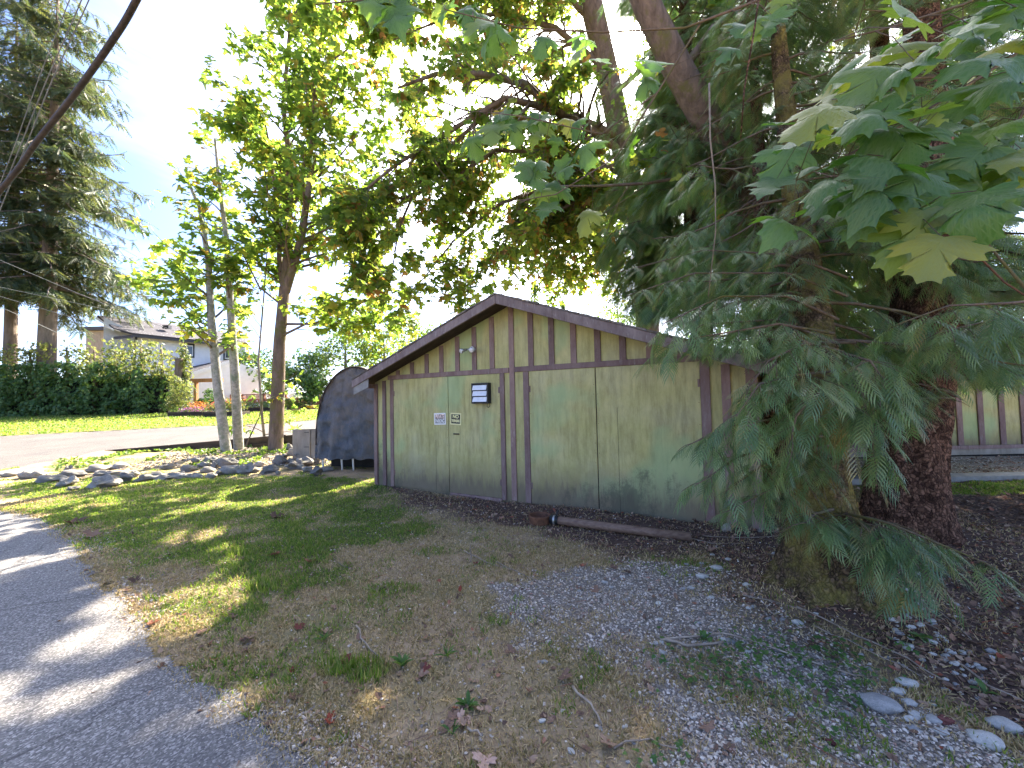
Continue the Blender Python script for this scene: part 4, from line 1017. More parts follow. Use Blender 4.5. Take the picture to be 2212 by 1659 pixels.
# big firs rising out of the hedge
def fir(px, Yd, H, r, zlow, nb_, blen, label, seed):
    global rng
    base = At(px, 880, Yd); loc = (base.x, Yd, 1.1); e = empty('fir_tree', loc); tag(e, label, 'tree', 'firs beyond the hedge')
    lean = .010 * (1 if px > 50 else -.5)
    MB().tube([(0, 0, -.3), (lean * 3, 0, 3), (lean * 12, 0, 12), (lean * 24, 0, 24), (lean * H, 0, H)], [r * 1.25, r, r * .8, r * .5, .05], 14).build('trunk', 'bark_fir', e, True)
    t = Tree(); rs = np.random.default_rng(seed)
    for i in range(nb_):
        f = (i + rs.random()) / nb_; z = zlow + (H - zlow) * f ** 1.1
        a = rs.uniform(0, 2 * math.pi); Lb = blen * (1.05 - .62 * f ** 1.3) * rs.uniform(.6, 1.15) * (.55 + .45 * min(1, (z - zlow) / 3 + .3))
        d = np.array([math.cos(a), math.sin(a), -.02 + .1 * rs.normal()]); c = [np.array([lean * z, 0, z])]
        for j in range(5):
            d = unit(d + np.array([0, 0, (-.13 if j < 3 else .08)]) + rs.normal(size=3) * .06); c.append(c[-1] + d * Lb / 5)
        t.tube('branch', c, .10 * (1 - .6 * f), .012, 5)
        c = np.array(c); ns = max(6, int(Lb * 3.2))
        for k in range(ns):
            g = .12 + .86 * (k + rs.random()) / ns; q = g * 5; ii = min(int(q), 4); p = c[ii] + (c[ii + 1] - c[ii]) * (q - ii); tt = unit(c[ii + 1] - c[ii])
            side = unit(np.cross(tt, [0, 0, 1])) * (1 if k % 2 else -1)
            sl = (.35 + .35 * rs.random()) * Lb * .34 * (1.2 - g)
            sd_ = unit(side * .9 + tt * .6 + np.array([0, 0, -.35 + .2 * rs.normal()]))
            m2 = max(2, int(sl / .20))
            for w2 in range(m2):
                pp = p + sd_ * sl * (w2 + .5 * rs.random()) / m2
                dd = unit(sd_ + rs.normal(size=3) * .45 + np.array([0, 0, -.35]))
                t.leaf(pp, dd, rs.uniform(.7, 1.25), unit(np.array([0, 0, 1]) + rs.normal(size=3) * .3))
    P = np.array(t.P) + np.array(loc); x_, y_, dep = px_of(P); k = (x_ < 420) & (y_ > -260)
    t.P = [tuple(v) for v in P[k]]; t.D = [v for v, q in zip(t.D, k) if q]; t.S = [v for v, q in zip(t.S, k) if q]; t.U = [v for v, q in zip(t.U, k) if q]
    t.build(e, {'*': 'bark_fir'}, M['fir'], NV, NF, 0, crown='crown')
    return e
fir(97, 32.8, 37, .60, 9.8, 200, 8.4, 'thickest fir with long drooping branches left of white house', 21)
fir(20, 34.5, 37, .45, 11, 150, 7.0, 'slimmer fir trunk leftmost beside the big fir', 22)

# ------------------------------------------------------------------ maples by the driveway
mspec = dict(n=[3.6, 6], len=[1.5, .8], last=2, leaf_gap=.075, spread=1.0, rise=.25, droop=-.03, leaf=.21, ldroop=-.35, stem=.09, rk=.4, sides=[8, 5, 3, 3], **{'from': .25}, flat=.4, subpart='twigs')
def A_(l): return [tuple(At(*p)) for p in l]
def maple(name, label, trunks, spec, nobj, mat='maple', bark='bark_maple', loc=None, group=None, TV=LV_MD, TF=LF_MD, twig='bark_limb', size_mul=1, keep=None, limbs=()):
    e = empty(name, loc); tag(e, label, 'tree', group)
    t = Tree()
    for i, (pts, r0, r1, full) in enumerate(trunks):
        pts = [np.array(p, float) for p in pts]
        if full: t.grow(pts, r0, r1, 0, spec, 'trunk#%d' % i)
        else: t.tube('trunk#%d' % i, pts, r0, r1, 10)
    for i, (pts, r0, r1) in enumerate(limbs):
        t.grow([np.array(p, float) for p in pts], r0 * .72, r1 * .72, 0, dict(spec, **{'from': .12}), 'limb#%d' % i)
    shift(t, loc); bpy.context.view_layer.update()
    t.build(e, {'trunk': bark, 'limb': twig, 'twigs': twig, '*': twig}, M[mat], TV, TF, nobj, (LV_HI, LF_HI), 'leaf', 'crown', size_mul, keep)
    return e
g1 = G(492, 990); g2 = G(517, 984)
maple('maple_tree', 'slim twin-stemmed maple with pale bark growing from the rocks',
      [([(g1.x, g1.y, -.1)] + A_([(472, 850, 12.1), (457, 700, 12.1), (450, 560, 12.1), (432, 450, 12.1), (403, 385, 12.1)]), .15, .04, 1),
       ([(g2.x, g2.y, -.1)] + A_([(508, 820, 12.3), (497, 650, 12.3), (490, 520, 12.3), (474, 400, 12.3), (464, 300, 12.3)]), .15, .03, 1)],
      dict(mspec, n=[1.9, 5.5], len=[1.3, .75], **{'from': .33}), 300, bark='bark_pale', loc=tuple(G(505, 987)),
      limbs=[(A_([(450, 730, 12.1), (420, 690, 11.8), (370, 640, 11.4), (300, 590, 11.2)]), .035, .01), (A_([(455, 700, 12.1), (400, 660, 12.3), (330, 640, 12.6), (285, 640, 12.8)]), .03, .01),
             (A_([(452, 600, 12.1), (400, 560, 12), (350, 520, 12), (330, 500, 12)]), .03, .008), (A_([(500, 640, 12.3), (470, 600, 12), (430, 590, 11.6)]), .03, .01)])
g3 = G(574, 968)
maple('maple_sapling', 'thin young maple sapling between the pale stems and thick trunk',
      [([(g3.x, g3.y, -.05)] + A_([(566, 900, 12.6), (558, 780, 12.6), (570, 640, 12.6), (580, 500, 12.6)]), .05, .012, 1)], dict(mspec, n=[1.4, 3], **{'from': .1}, leaf=.17), 100, loc=tuple(g3),
      limbs=[(A_([(530, 965, 12.3), (560, 900, 12.3), (572, 850, 12.3)]), .03, .01)])
g4 = G(594, 988)
maple('maple_tree', 'tall full-leaved maple with thick forked trunk beside the tarp shelter',
      [([(g4.x, g4.y, -.15), (g4.x + .02, g4.y, .25)] + A_([(600, 850, 12.4), (604, 740, 12.4), (615, 620, 12.4)]), .23, .15, 0),
       (A_([(615, 640, 12.4), (604, 560, 12.5), (598, 450, 12.6), (585, 330, 12.6), (570, 250, 12.6)]), .10, .02, 1),
       (A_([(615, 630, 12.4), (624, 500, 12.4), (626, 350, 12.3), (612, 230, 12.2), (625, 70, 12.2), (650, 0, 12.2)]), .14, .02, 1),
       (A_([(617, 630, 12.4), (650, 520, 12.1), (668, 400, 11.9), (674, 280, 11.8), (690, 120, 11.7), (700, 20, 11.7)]), .14, .02, 1)],
      dict(mspec, n=[3.2, 7], len=[2.1, .9], **{'from': .05}, leaf_gap=.085), 300, bark='bark_limb', loc=tuple(g4),
      limbs=[(A_([(610, 725, 12.4), (660, 700, 12), (720, 690, 11.6), (790, 650, 11.3), (850, 620, 11)]), .06, .012), (A_([(610, 660, 12.4), (560, 620, 12), (530, 560, 11.8), (520, 540, 11.8)]), .05, .01),
             (A_([(612, 700, 12.4), (700, 700, 13), (780, 700, 13.6), (870, 690, 14)]), .06, .01), (A_([(650, 520, 12.1), (740, 480, 12), (830, 460, 12)]), .05, .01),
             (A_([(626, 350, 12.3), (560, 300, 12), (530, 240, 12)]), .04, .01), (A_([(668, 400, 12), (740, 330, 12), (800, 250, 12)]), .05, .01), (A_([(690, 150, 12), (760, 100, 12), (820, 60, 12)]), .05, .01)])

# ------------------------------------------------------------------ big maple behind the shed, arching over it
bspec = dict(n=[5.6, 8.2], len=[2.1, .9], last=2, leaf_gap=.075, spread=1.0, rise=-.05, droop=-.10, leaf=.195, ldroop=-.4, stem=.08, rk=.4, sides=[8, 5, 3, 3], **{'from': .15}, flat=.7, subpart='twigs')
F0 = (5.4, 15.5, 0)
maple('maple_tree', 'huge spreading maple behind the shed with limbs arching over its roof',
      [([F0, (5.2, 15.2, 3)] + A_([(1400, 560, 15), (1345, 320, 14), (1310, 150, 13.5), (1275, 0, 13), (1255, -120, 13)]), .46, .36, 0)], bspec, 300, 'maple_far', 'bark_limb', loc=F0,
      limbs=[(A_([(1345, 330, 14), (1250, 262, 12.5), (1180, 232, 11.5), (1090, 212, 11), (960, 290, 10.5), (850, 360, 10), (740, 450, 9.6)]), .20, .03),
             (A_([(1340, 300, 14), (1210, 240, 12), (1130, 180, 11.6), (1040, 160, 11.2), (940, 160, 10.8), (860, 190, 10.5)]), .24, .04),
             (A_([(1090, 214, 11), (990, 300, 11), (900, 400, 11), (860, 500, 10.8), (845, 600, 10.6)]), .09, .02),
             (A_([(1345, 430, 14), (1200, 330, 13), (1070, 325, 12), (960, 400, 11.6), (860, 430, 11.3), (760, 560, 11)]), .12, .02),
             (A_([(1360, 480, 14), (1200, 400, 13.5), (1080, 440, 13), (980, 520, 12.5), (900, 620, 12.2)]), .12, .02),
             (A_([(1350, 420, 14), (1260, 430, 13), (1170, 470, 12.5), (1090, 520, 12), (1000, 640, 12)]), .10, .02),
             (A_([(1310, 150, 13.5), (1200, 60, 13), (1080, 30, 12.5), (960, 40, 12), (840, 90, 11.6)]), .16, .02),
             (A_([(1290, 60, 13.3), (1180, -60, 12.5), (1040, -120, 12), (900, -100, 11.5), (780, -20, 11.2)]), .16, .02),
             (A_([(1330, 200, 14), (1420, 120, 13.5), (1500, 40, 13), (1560, -60, 12.6)]), .14, .02),
             (A_([(1345, 300, 14), (1440, 260, 13.6), (1520, 240, 13.4)]), .10, .02), (A_([(1375, 520, 15), (1300, 500, 15), (1220, 520, 15), (1120, 560, 15)]), .10, .02), (A_([(1350, 430, 14.5), (1280, 470, 15), (1180, 450, 15.5), (1100, 470, 16)]), .10, .02), (A_([(1345, 350, 14), (1280, 370, 13.5), (1210, 350, 13), (1150, 390, 12.5)]), .09, .02), (A_([(1400, 560, 15.5), (1330, 570, 16), (1270, 560, 16), (1210, 600, 16)]), .08, .02), (A_([(1380, 480, 15), (1300, 440, 16), (1220, 430, 17), (1160, 500, 17)]), .08, .02),
             (A_([(1345, 380, 14), (1260, 330, 15), (1150, 300, 16), (1040, 330, 17), (940, 360, 17.5)]), .12, .02),
             (A_([(1300, 100, 13.5), (1230, 150, 14.5), (1120, 120, 15.5), (1000, 110, 16), (880, 260, 16.5)]), .12, .02),
             ],
      keep=lambda P: (lambda x, y, d: ~((x > 1080) & (x < 1290) & (y > 500) & (y < 700) & (np.random.default_rng(4).random(len(x)) < .45)) & ~((x < 700) & (y > 620)) & ((x - 1364) ** 2 + (y - 95) ** 2 > 24 ** 2) & (y < 760))(*px_of(P)))
# leaning trunk at the right of the shed
L0 = (6.6, 8.6, 0)
lean = maple('leaning_tree', 'leaning reddish trunk rising right of the shed towards the sun', 
      [([L0] + A_([(1740, 780, 8.5), (1690, 600, 8.2), (1620, 430, 7.8), (1545, 290, 7.5), (1470, 160, 7.2), (1400, 20, 7), (1360, -80, 6.9)]), .36, .21, 0)],
      dict(bspec, n=[1.6, 4], leaf=.17), 120, 'maple_far', 'bark_limb', loc=L0,
      limbs=[(A_([(1580, 365, 7.6), (1500, 378, 7.2), (1400, 396, 6.8), (1290, 402, 6.5), (1200, 402, 6.2), (1120, 440, 6)]), .055, .012),
             (A_([(1470, 160, 7.2), (1540, 60, 7.4), (1650, 30, 7.6), (1760, 20, 8)]), .12, .03), (A_([(1560, 320, 7.5), (1650, 200, 8), (1700, 80, 8.5), (1720, -60, 9)]), .12, .03),
             ],
      keep=lambda P: (lambda x, y, d: ((x - 1364) ** 2 + (y - 95) ** 2 > 24 ** 2) & (d > 3))(*px_of(P)))

# ------------------------------------------------------------------ cedars at the right
cspec = dict(planar=True, n=[6.8], len=[.95], last=1, leaf_gap=.030, spread=1.0, rise=-.05, droop=-.20, leaf=.19, lout=.8, lfwd=.9, ldroop=-.26, ltilt=.30, stem=.0, rk=.25, sides=[6, 4, 3], **{'from': .06}, flat=.25, subpart='twigs')
OUT1 = [(1180, -300), (1240, 150), (1245, 380), (1290, 620), (1400, 690), (1395, 800), (1460, 830), (1500, 770), (1680, 770), (1600, 830), (1575, 900), (1480, 940), (1480, 1060), (1600, 1060), (1555, 1110), (1640, 1120), (1720, 1080), (1730, 1180), (1900, 1290), (2170, 1240), (2140, 1180), (2040, 1130), (1960, 1080), (2020, 860), (2300, 880), (2600, 900), (2600, -400)]
def inside_px(P, poly):
    x, y, d = px_of(P); return poly_sd(x, y, poly) > 0
def cedar(name, label, trunk, r0, r1, nbr, z0, z1, Lb, bark, nobj, seed, hand=(), clear=1.7, poly=OUT1, flare=None, spec=cspec, mat='cedar', arc=None, leafm=1.0, TV=FN_V, TF=FN_F, poly2=None):
    global rng
    loc = trunk[0]; e = empty(name, loc); tag(e, label, 'tree'); t = Tree(); old = rng; rng = np.random.default_rng(seed)
    T = [Vector(p) for p in trunk]
    def on(z):
        for a, b in zip(T, T[1:]):
            if a.z <= z <= b.z: return a.lerp(b, (z - a.z) / (b.z - a.z))
        return T[-1]
    n = 70; pts = []; rad = []
    zs = [T[0].z + (T[-1].z - T[0].z) * (i / n) ** 2.0 for i in range(n + 1)]
    m = MB(); S_ = 72 if 'mossy' in label or 'thick' in label else 16
    for z in zs:
        p = on(z) - Vector(loc); f = (z - zs[0]) / (zs[-1] - zs[0]); r = r0 + (r1 - r0) * f + (flare or 0) * math.exp(-(z - zs[0]) / .30)
        for k in range(S_):
            a = 2 * math.pi * k / S_; lump = 1 + .10 * math.sin(3 * a + z * .7 + seed) + .05 * math.sin(7 * a + z * 2) + (.22 * max(0, math.sin(4 * a + seed)) * math.exp(-(z - zs[0]) / .3)) 
            lump += float(vn(np.array(a * 3.0 + 10), np.array(z * 1.6 + 5), .17, 61) - .5) * .13 + float(vn(np.array(a * 6.0 + 10), np.array(z * 5 + 5), .13, 62) - .5) * .07
            m.v.append((p.x + math.cos(a) * r * lump, p.y + math.sin(a) * r * lump, p.z))
    for i in range(n):
        for k in range(S_): m.f.append((i * S_ + k, i * S_ + (k + 1) % S_, (i + 1) * S_ + (k + 1) % S_, (i + 1) * S_ + k))
    m.build('trunk', bark, e, True)
    IN = poly2 or poly
    def okp(q):
        x, y, d = px_of(np.array([q])); return d[0] < .3 or y[0] < -60 or x[0] > 2300 or poly_sd(x, y, IN)[0] > 25
    spec = dict(spec, ok=okp)
    for i in range(nbr):
        f = (i + rng.random()) / nbr; z = z0 + (z1 - z0) * f; p = np.array(on(z)); a = rng.uniform(*(arc or (0, 2 * math.pi)))
        ln = Lb * (1.1 - .65 * f) * rng.uniform(.6, 1.15); d = np.array([math.cos(a), math.sin(a), .15]); c = [p]
        for j in range(5):
            d = unit(d + np.array([0, 0, -.20 if j < 3 else .12]) + rng.normal(size=3) * .07); c.append(c[-1] + d * ln / 5)
        if not okp(c[-1]):
            while len(c) > 3 and not okp(c[-1]): c.pop()
        if len(c) < 4: continue
        t.grow(c, .018, .004, 0, spec, 'branch')
    k0 = len(t.P)
    spec = dict(spec); spec.pop('ok')
    for pts_ in hand:
        t.grow([np.array(p, float) for p in A_(pts_)], .013, .003, 0, dict(spec, n=[14], len=[.38], leaf_gap=.028, leaf=.165, **{'from': .2}), 'branch')
    rng = old
    shift(t, loc); bpy.context.view_layer.update()
    def keep(P):
        x, y, d = px_of(P); ok = (np.linalg.norm(P - np.array([0, 0, EYE]), axis=1) > clear) & (d > .6)
        ins = poly_sd(x, y, poly) > 0
        return ok & (ins | (y < -100) | (x > 2500))
    t.build(e, {'trunk': bark, 'branch': 'bark_limb', 'twigs': 'bark_limb', '*': 'bark_limb'}, M[mat], TV, TF, nobj, (FV_HI, FF_HI), 'frond', 'foliage', leafm, keep)
    return e
cedar('cedar_tree', 'mossy-trunked cedar with sweeping low fronds beside the shed corner', [(2.58, 3.28, -.05), (2.52, 3.3, .9), (2.66, 3.45, 1.8), (3.2, 4.3, 3.2), (3.7, 5.2, 6), (3.8, 5.4, 9)], 0.20, .04, 56, 1.6, 8, 1.8, 'bark_moss', 300, 31, flare=.40, TV=FV_LO, TF=FF_LO, poly2=[(1300, -300), (1330, 640), (1420, 720), (1640, 760), (1660, 900), (1700, 1010), (1980, 1020), (2050, 850), (2600, 850), (2600, -300)],
      hand=[[(1810, 690, 3.2), (1700, 640, 3.1), (1560, 640, 3.0), (1430, 700, 2.9)], [(1830, 640, 3.5), (1700, 590, 3.5), (1500, 590, 3.5), (1350, 640, 3.5)], [(1830, 600, 3.6), (1700, 550, 3.7), (1520, 540, 3.8), (1330, 590, 3.9)], [(1800, 740, 3.4), (1680, 690, 3.6), (1520, 700, 3.7), (1420, 760, 3.7)], [(1850, 740, 3.2), (1780, 740, 3.4), (1640, 730, 3.6), (1500, 745, 3.8)], [(1800, 720, 3.2), (1680, 700, 2.9), (1560, 720, 2.8), (1440, 740, 2.9)],
            [(1820, 760, 3.1), (1740, 740, 2.8), (1660, 780, 2.7), (1600, 860, 2.7)], [(1820, 800, 3.1), (1720, 810, 2.7), (1640, 830, 2.6), (1590, 900, 2.6)], [(1820, 860, 3.1), (1760, 850, 2.7), (1720, 900, 2.6), (1700, 980, 2.6)],
            [(1800, 900, 3.2), (1700, 900, 3.0), (1580, 920, 2.9), (1490, 960, 2.8)], [(1800, 940, 3.2), (1700, 950, 3.0), (1590, 990, 2.9), (1500, 1050, 2.8)], [(1800, 960, 3.2), (1720, 980, 3), (1640, 1010, 3), (1570, 1060, 3)],
            [(1800, 1010, 3.2), (1740, 1020, 3), (1660, 1060, 2.9), (1570, 1105, 2.8)], [(1810, 820, 3.1), (1860, 840, 2.8), (1880, 920, 2.6), (1890, 1000, 2.6)], [(1810, 760, 3.1), (1880, 780, 2.7), (1930, 850, 2.6)],
            [(1810, 1120, 3.2), (1830, 1110, 2.9), (1920, 1130, 2.6), (2030, 1175, 2.4), (2150, 1225, 2.3)], [(1800, 1100, 3.1), (1760, 1110, 2.8), (1740, 1130, 2.7)], [(1820, 1120, 3.1), (1880, 1140, 2.7), (1960, 1200, 2.5), (2010, 1250, 2.4)],
            [(1820, 1110, 3.1), (1860, 1130, 2.7), (1900, 1170, 2.6), (1950, 1210, 2.5)]])
cedar('cedar_tree', 'thick brown flaky-barked cedar trunk rightmost with dark foliage above', [(4.50, 4.6, -.05), (4.52, 4.62, .7), (4.78, 4.7, 1.6), (5.15, 4.9, 3), (5.5, 5.1, 5), (5.7, 5.2, 10)], .36, .07, 46, 2.15, 9, 2.7, 'bark_brown', 250, 32, flare=.10, TV=FV_LO, TF=FF_LO, poly2=[(1600, -300), (1640, 760), (1720, 960), (1900, 980), (2030, 860), (2600, 850), (2600, -300)],
      hand=[[(2330, 640, 3.0), (2180, 655, 2.7), (2050, 660, 2.6), (1940, 700, 2.5)], [(2300, 690, 3), (2150, 690, 2.8), (2020, 720, 2.7)], [(2060, 860, 4.2), (2000, 860, 3.8), (1900, 880, 3.6), (1850, 930, 3.5)],
            [(2060, 850, 4.3), (1990, 830, 4), (1900, 830, 3.8)], [(2350, 700, 4), (2260, 740, 3.8), (2150, 790, 3.6)]])
cedar('cedar_tree', 'tall dark cedar standing behind the right end of the shed roof', [(4.6, 9.6, -.05), (4.6, 9.6, 4), (4.5, 9.6, 8), (4.5, 9.6, 15)], .30, .06, 135, 2.6, 12.5, 3.9, 'bark_brown', 0, 33, spec=dict(cspec, n=[5.5], len=[1.3], leaf=.34, leaf_gap=.045), 
      poly=[(1240, -300), (1235, 380), (1275, 620), (1330, 700), (1450, 730), (2600, 900), (2600, -400)])
cedar('cedar_tree', 'dark cedar deep in shade behind the brown trunk', [(7.2, 7.4, -.05), (7.2, 7.4, 4), (7.2, 7.4, 13)], .28, .06, 80, 2.2, 12, 3.2, 'bark_brown', 0, 34, spec=dict(cspec, n=[4.6], len=[1.3], leaf=.42, leaf_gap=.055))
cedar('cedar_tree', 'cedar filling the gap between shed corner and mossy trunk', [(4.1, 6.3, -.05), (4.1, 6.3, 3), (4.1, 6.4, 9)], .16, .04, 50, 1.9, 8.5, 2.0, 'bark_brown', 0, 35, spec=dict(cspec, n=[6], len=[.9], leaf=.25, leaf_gap=.038),
      poly=[(1240, -300), (1245, 380), (1290, 620), (1400, 700), (1420, 750), (1640, 770), (1690, 860), (1700, 980), (1760, 1000), (1960, 900), (2600, 860), (2600, -400)])

# ------------------------------------------------------------------ broad leaves hanging close overhead
def rich_leaf(cup, wave, ph):
    h = [(0.0, 0.0), (.10, -.07), (.22, -.12), (.33, -.12), (.36, -.04), (.32, .05), (.40, .07), (.52, .10), (.66, .20), (.56, .24), (.52, .28), (.60, .40), (.50, .40), (.40, .39), (.28, .36),
         (.24, .44), (.24, .53), (.36, .62), (.27, .66), (.23, .72), (.25, .82), (.15, .82), (.09, .86), (0, 1.0)]
    o_ = np.array(h + [(-x, y) for x, y in h[-2:0:-1]]); c0 = np.array([0, .26]); rings = [.28, .52, .76, 1.0]; n = len(o_)
    V = [c0]; 
    for r in rings: V += [c0 + (q - c0) * r for q in o_]
    V = np.array(V); a = np.arctan2(V[:, 0], V[:, 1] + .02); rr = np.hypot(V[:, 0], V[:, 1])
    z = -.10 * cup * rr ** 2 - .05 * np.cos(a * 6.3) * rr * -.6 + wave * .045 * np.sin(7 * V[:, 0] + ph) * rr + wave * .04 * np.sin(6 * V[:, 1] + ph * 2) - .13 * cup * np.clip(V[:, 1] - .4, 0, 1) ** 1.5 - .12 * cup * np.clip(np.abs(V[:, 0]) - .2, 0, 1) ** 1.3
    F = []
    for k in range(n): F.append((0, 1 + (k + 1) % n, 1 + k, 1 + k))
    T = [(f[0], f[1], f[2]) for f in F]
    for r in range(3):
        for k in range(n):
            a_, b_, c_, d_ = 1 + r * n + k, 1 + r * n + (k + 1) % n, 1 + (r + 1) * n + (k + 1) % n, 1 + (r + 1) * n + k; T += [(a_, b_, c_), (a_, c_, d_)]
    return np.column_stack([V, z]), np.array(T)
def veinmat():
    m = M['near_leaf']; t = m.node_tree
    def att(n_): a = t.nodes.new('ShaderNodeAttribute'); a.attribute_name = n_; return a.outputs['Fac']
    lx, ly = att('lx'), att('ly'); cur = None
    def mth(op, a, b=None, c=None):
        q = t.nodes.new('ShaderNodeMath'); q.operation = op
        for i_, v in enumerate((a, b, c)):
            if v is None: continue
            if isinstance(v, (int, float)): q.inputs[i_].default_value = v
            else: t.links.new(v, q.inputs[i_])
        return q.outputs[0]
    for ang in (0, 40, -40, 78, -78):
        c, s_ = math.cos(R(ang)), math.sin(R(ang))
        perp = mth('ABSOLUTE', mth('MULTIPLY_ADD', lx, c, mth('MULTIPLY', ly, -s_)))
        along = mth('MULTIPLY_ADD', lx, s_, mth('MULTIPLY', ly, c))
        side = mth('MULTIPLY', mth('PINGPONG', mth('MULTIPLY_ADD', perp, -1.1, along), .055), .9)   # side veins, oblique to the main one
        near = mth('MINIMUM', mth('ADD', perp, mth('MULTIPLY', along, .004)), mth('ADD', side, .0065))
        near = mth('ADD', near, mth('MULTIPLY', mth('LESS_THAN', along, -.02), .1))
        cur = near if cur is None else mth('MINIMUM', cur, near)
    r = ramp(t, [(0, (1, 1, 1)), (.014, (.5, .5, .5)), (.026, (0, 0, 0))]); t.links.new(cur, r.inputs[0])
    p = next(n for n in t.nodes if n.type == 'BSDF_PRINCIPLED'); src = p.inputs['Base Color'].links[0].from_socket
    vf = t.nodes.new('ShaderNodeMath'); vf.operation = 'MULTIPLY'; vf.inputs[1].default_value = .55; t.links.new(r.outputs[0], vf.inputs[0]); q = mixc(t, vf.outputs[0], src, (.18, .26, .10)); t.links.new(q, p.inputs['Base Color'])
    b = t.nodes.new('ShaderNodeBump'); b.inputs['Strength'].default_value = .3; b.inputs['Distance'].default_value = .008; b.invert = True
    t.links.new(r.outputs[0], b.inputs['Height']); t.links.new(b.outputs[0], p.inputs['Normal'])
veinmat()
def bough(name, label, stems, leaves, loc, seed):
    e = empty(name, loc); tag(e, label, 'branch')
    l = Vector(loc)
    for pts, r0, r1 in stems:
        P = [At(*p) - l for p in pts]; k = len(P)
        MB().tube(P, [r0 + (r1 - r0) * i / (k - 1) for i in range(k)], 7, False).build('stem', 'bark_limb', e, True)
    rs = np.random.default_rng(seed)
    metas = []
    for v in range(5):
        V_, F_ = rich_leaf(.5 + .7 * v, 1 + .3 * v, v * 1.7 + seed); lx_, ly_ = V_[:, 0].copy(), V_[:, 1].copy(); V_[:, 0] *= 1.12 + .10 * rs.normal()
        metas.append(npmesh('leaf', V_, F_, 'near_leaf', True, {'lx': lx_, 'ly': ly_}))
    st = []
    for pts, r0, r1 in stems:
        Q = [At(*p) for p in pts]
        for a, b in zip(Q, Q[1:]):
            for f in np.linspace(0, 1, 9): st.append(a.lerp(b, f))
    pet = MB()
    for (px, py, Yd, size, dx, dz, tilt) in leaves:
        p = At(px, py, Yd); d = Vector((dx, -.25 + .2 * rs.normal(), dz)).normalized()
        up_ = Vector((-.15 + .25 * rs.normal(), tilt, 1.0)).normalized()
        X = d.cross(up_).normalized(); Z = X.cross(d)
        base = p - d * size * .4
        if sun_gap(np.array([p]))[0] or ((px - 1362) ** 2 + (py - 92) ** 2 < 60 ** 2): continue
        if poly_sd(np.array([px]), np.array([py]), CLEAR[0][0])[0] > 0: continue
        q = Matrix(((X.x, d.x, Z.x), (X.y, d.y, Z.y), (X.z, d.z, Z.z)))
        link('leaf', metas[int(rs.integers(5))], e, base - l, q.to_euler(), size)
        near = min(st, key=lambda s_: (s_ - base).length)
        if (near - base).length < .9:
            mid = (near + base) / 2 + Vector((0, 0, .04)); pet.tube([near - l, mid - l, base - l], [.003, .0022, .002], 4, False)
    o = pet.build('leaf_stalks', 'bark_limb', e, True); o['kind'] = 'stuff'
    return e
rs = np.random.default_rng(77)
RG = [(1640, 290), (1800, 160), (1960, 60), (2212, -20), (2300, 0), (2300, 350), (2150, 480), (2040, 560), (1880, 530), (1830, 430), (1700, 430), (1650, 400)]
lv = []
while len(lv) < 105:
    x, y = rs.uniform(1640, 2300), rs.uniform(-30, 560)
    if poly_sd(np.array([x]), np.array([y]), RG)[0] < 0: continue
    Yd = rs.uniform(1.7, 2.9); 
    lv.append((x, y, Yd, rs.uniform(.17, .30), -.8 + .3 * rs.normal(), -.55 + .25 * rs.normal(), -.55 + .35 * rs.normal()))
lv += [(2040, 440, 1.9, .34, -.3, -.6, -1.4), (1985, 500, 1.9, .25, -.2, -.9, -1.5), (1700, 480, 2.0, .24, -.9, -.35, -1.0), (1860, 480, 2.0, .22, -.6, -.7, -.7), (2090, 350, 1.9, .30, -.5, -.5, -1.3),
       (1960, 20, 1.5, .24, -.5, .2, -1.5), (1880, 250, 1.8, .30, -.9, -.5, -1.0), (2120, 130, 1.7, .30, -.9, -.2, -1.2), (1790, 90, 1.9, .26, -.6, -.7, -.5), (1900, 340, 1.8, .27, -.9, -.5, -.9), (1960, 400, 1.8, .28, -.8, -.6, -1.1)]
for i in range(26):                                                # the part of the bough that hangs out of frame above
    lv.append((rs.uniform(1500, 2500), rs.uniform(-500, -60), rs.uniform(1.4, 2.4), rs.uniform(.2, .3), -.8, -.5, -.5))
bough('maple_bough', 'bough of large dark green maple leaves hanging in at top right', 
      [([(2450, -40, 2.6), (2250, 80, 2.4), (2080, 190, 2.2), (1900, 300, 2.1), (1720, 390, 2.1)], .012, .004), ([(2300, 60, 2.5), (2200, 260, 2.2), (2080, 400, 2.0), (1960, 470, 2.0)], .010, .003),
       ([(2250, -60, 2.2), (2080, 10, 2.1), (1920, 60, 2.0), (1800, 90, 2.0)], .009, .003), ([(2150, 160, 2.3), (1960, 170, 2.2), (1760, 250, 2.2)], .008, .003), ([(2230, 640, 1.9), (2160, 560, 1.9), (2090, 470, 1.95)], .008, .003)],
      lv, tuple(At(2450, -40, 2.6)), 5)
lv = [(700, 35, 2.2, .26, -.2, -.9, -1.5), (760, 65, 2.2, .28, .1, -1, -1.5), (742, 10, 2.2, .26, -.5, -.6, -1.4), (850, 25, 2.3, .26, .3, -.9, -1.5), (800, -10, 2.3, .25, .0, -.8, -1.4), (870, 0, 2.4, .22, .3, -.9, -1.4), (670, 0, 2.2, .24, -.6, -.7, -1.5)]
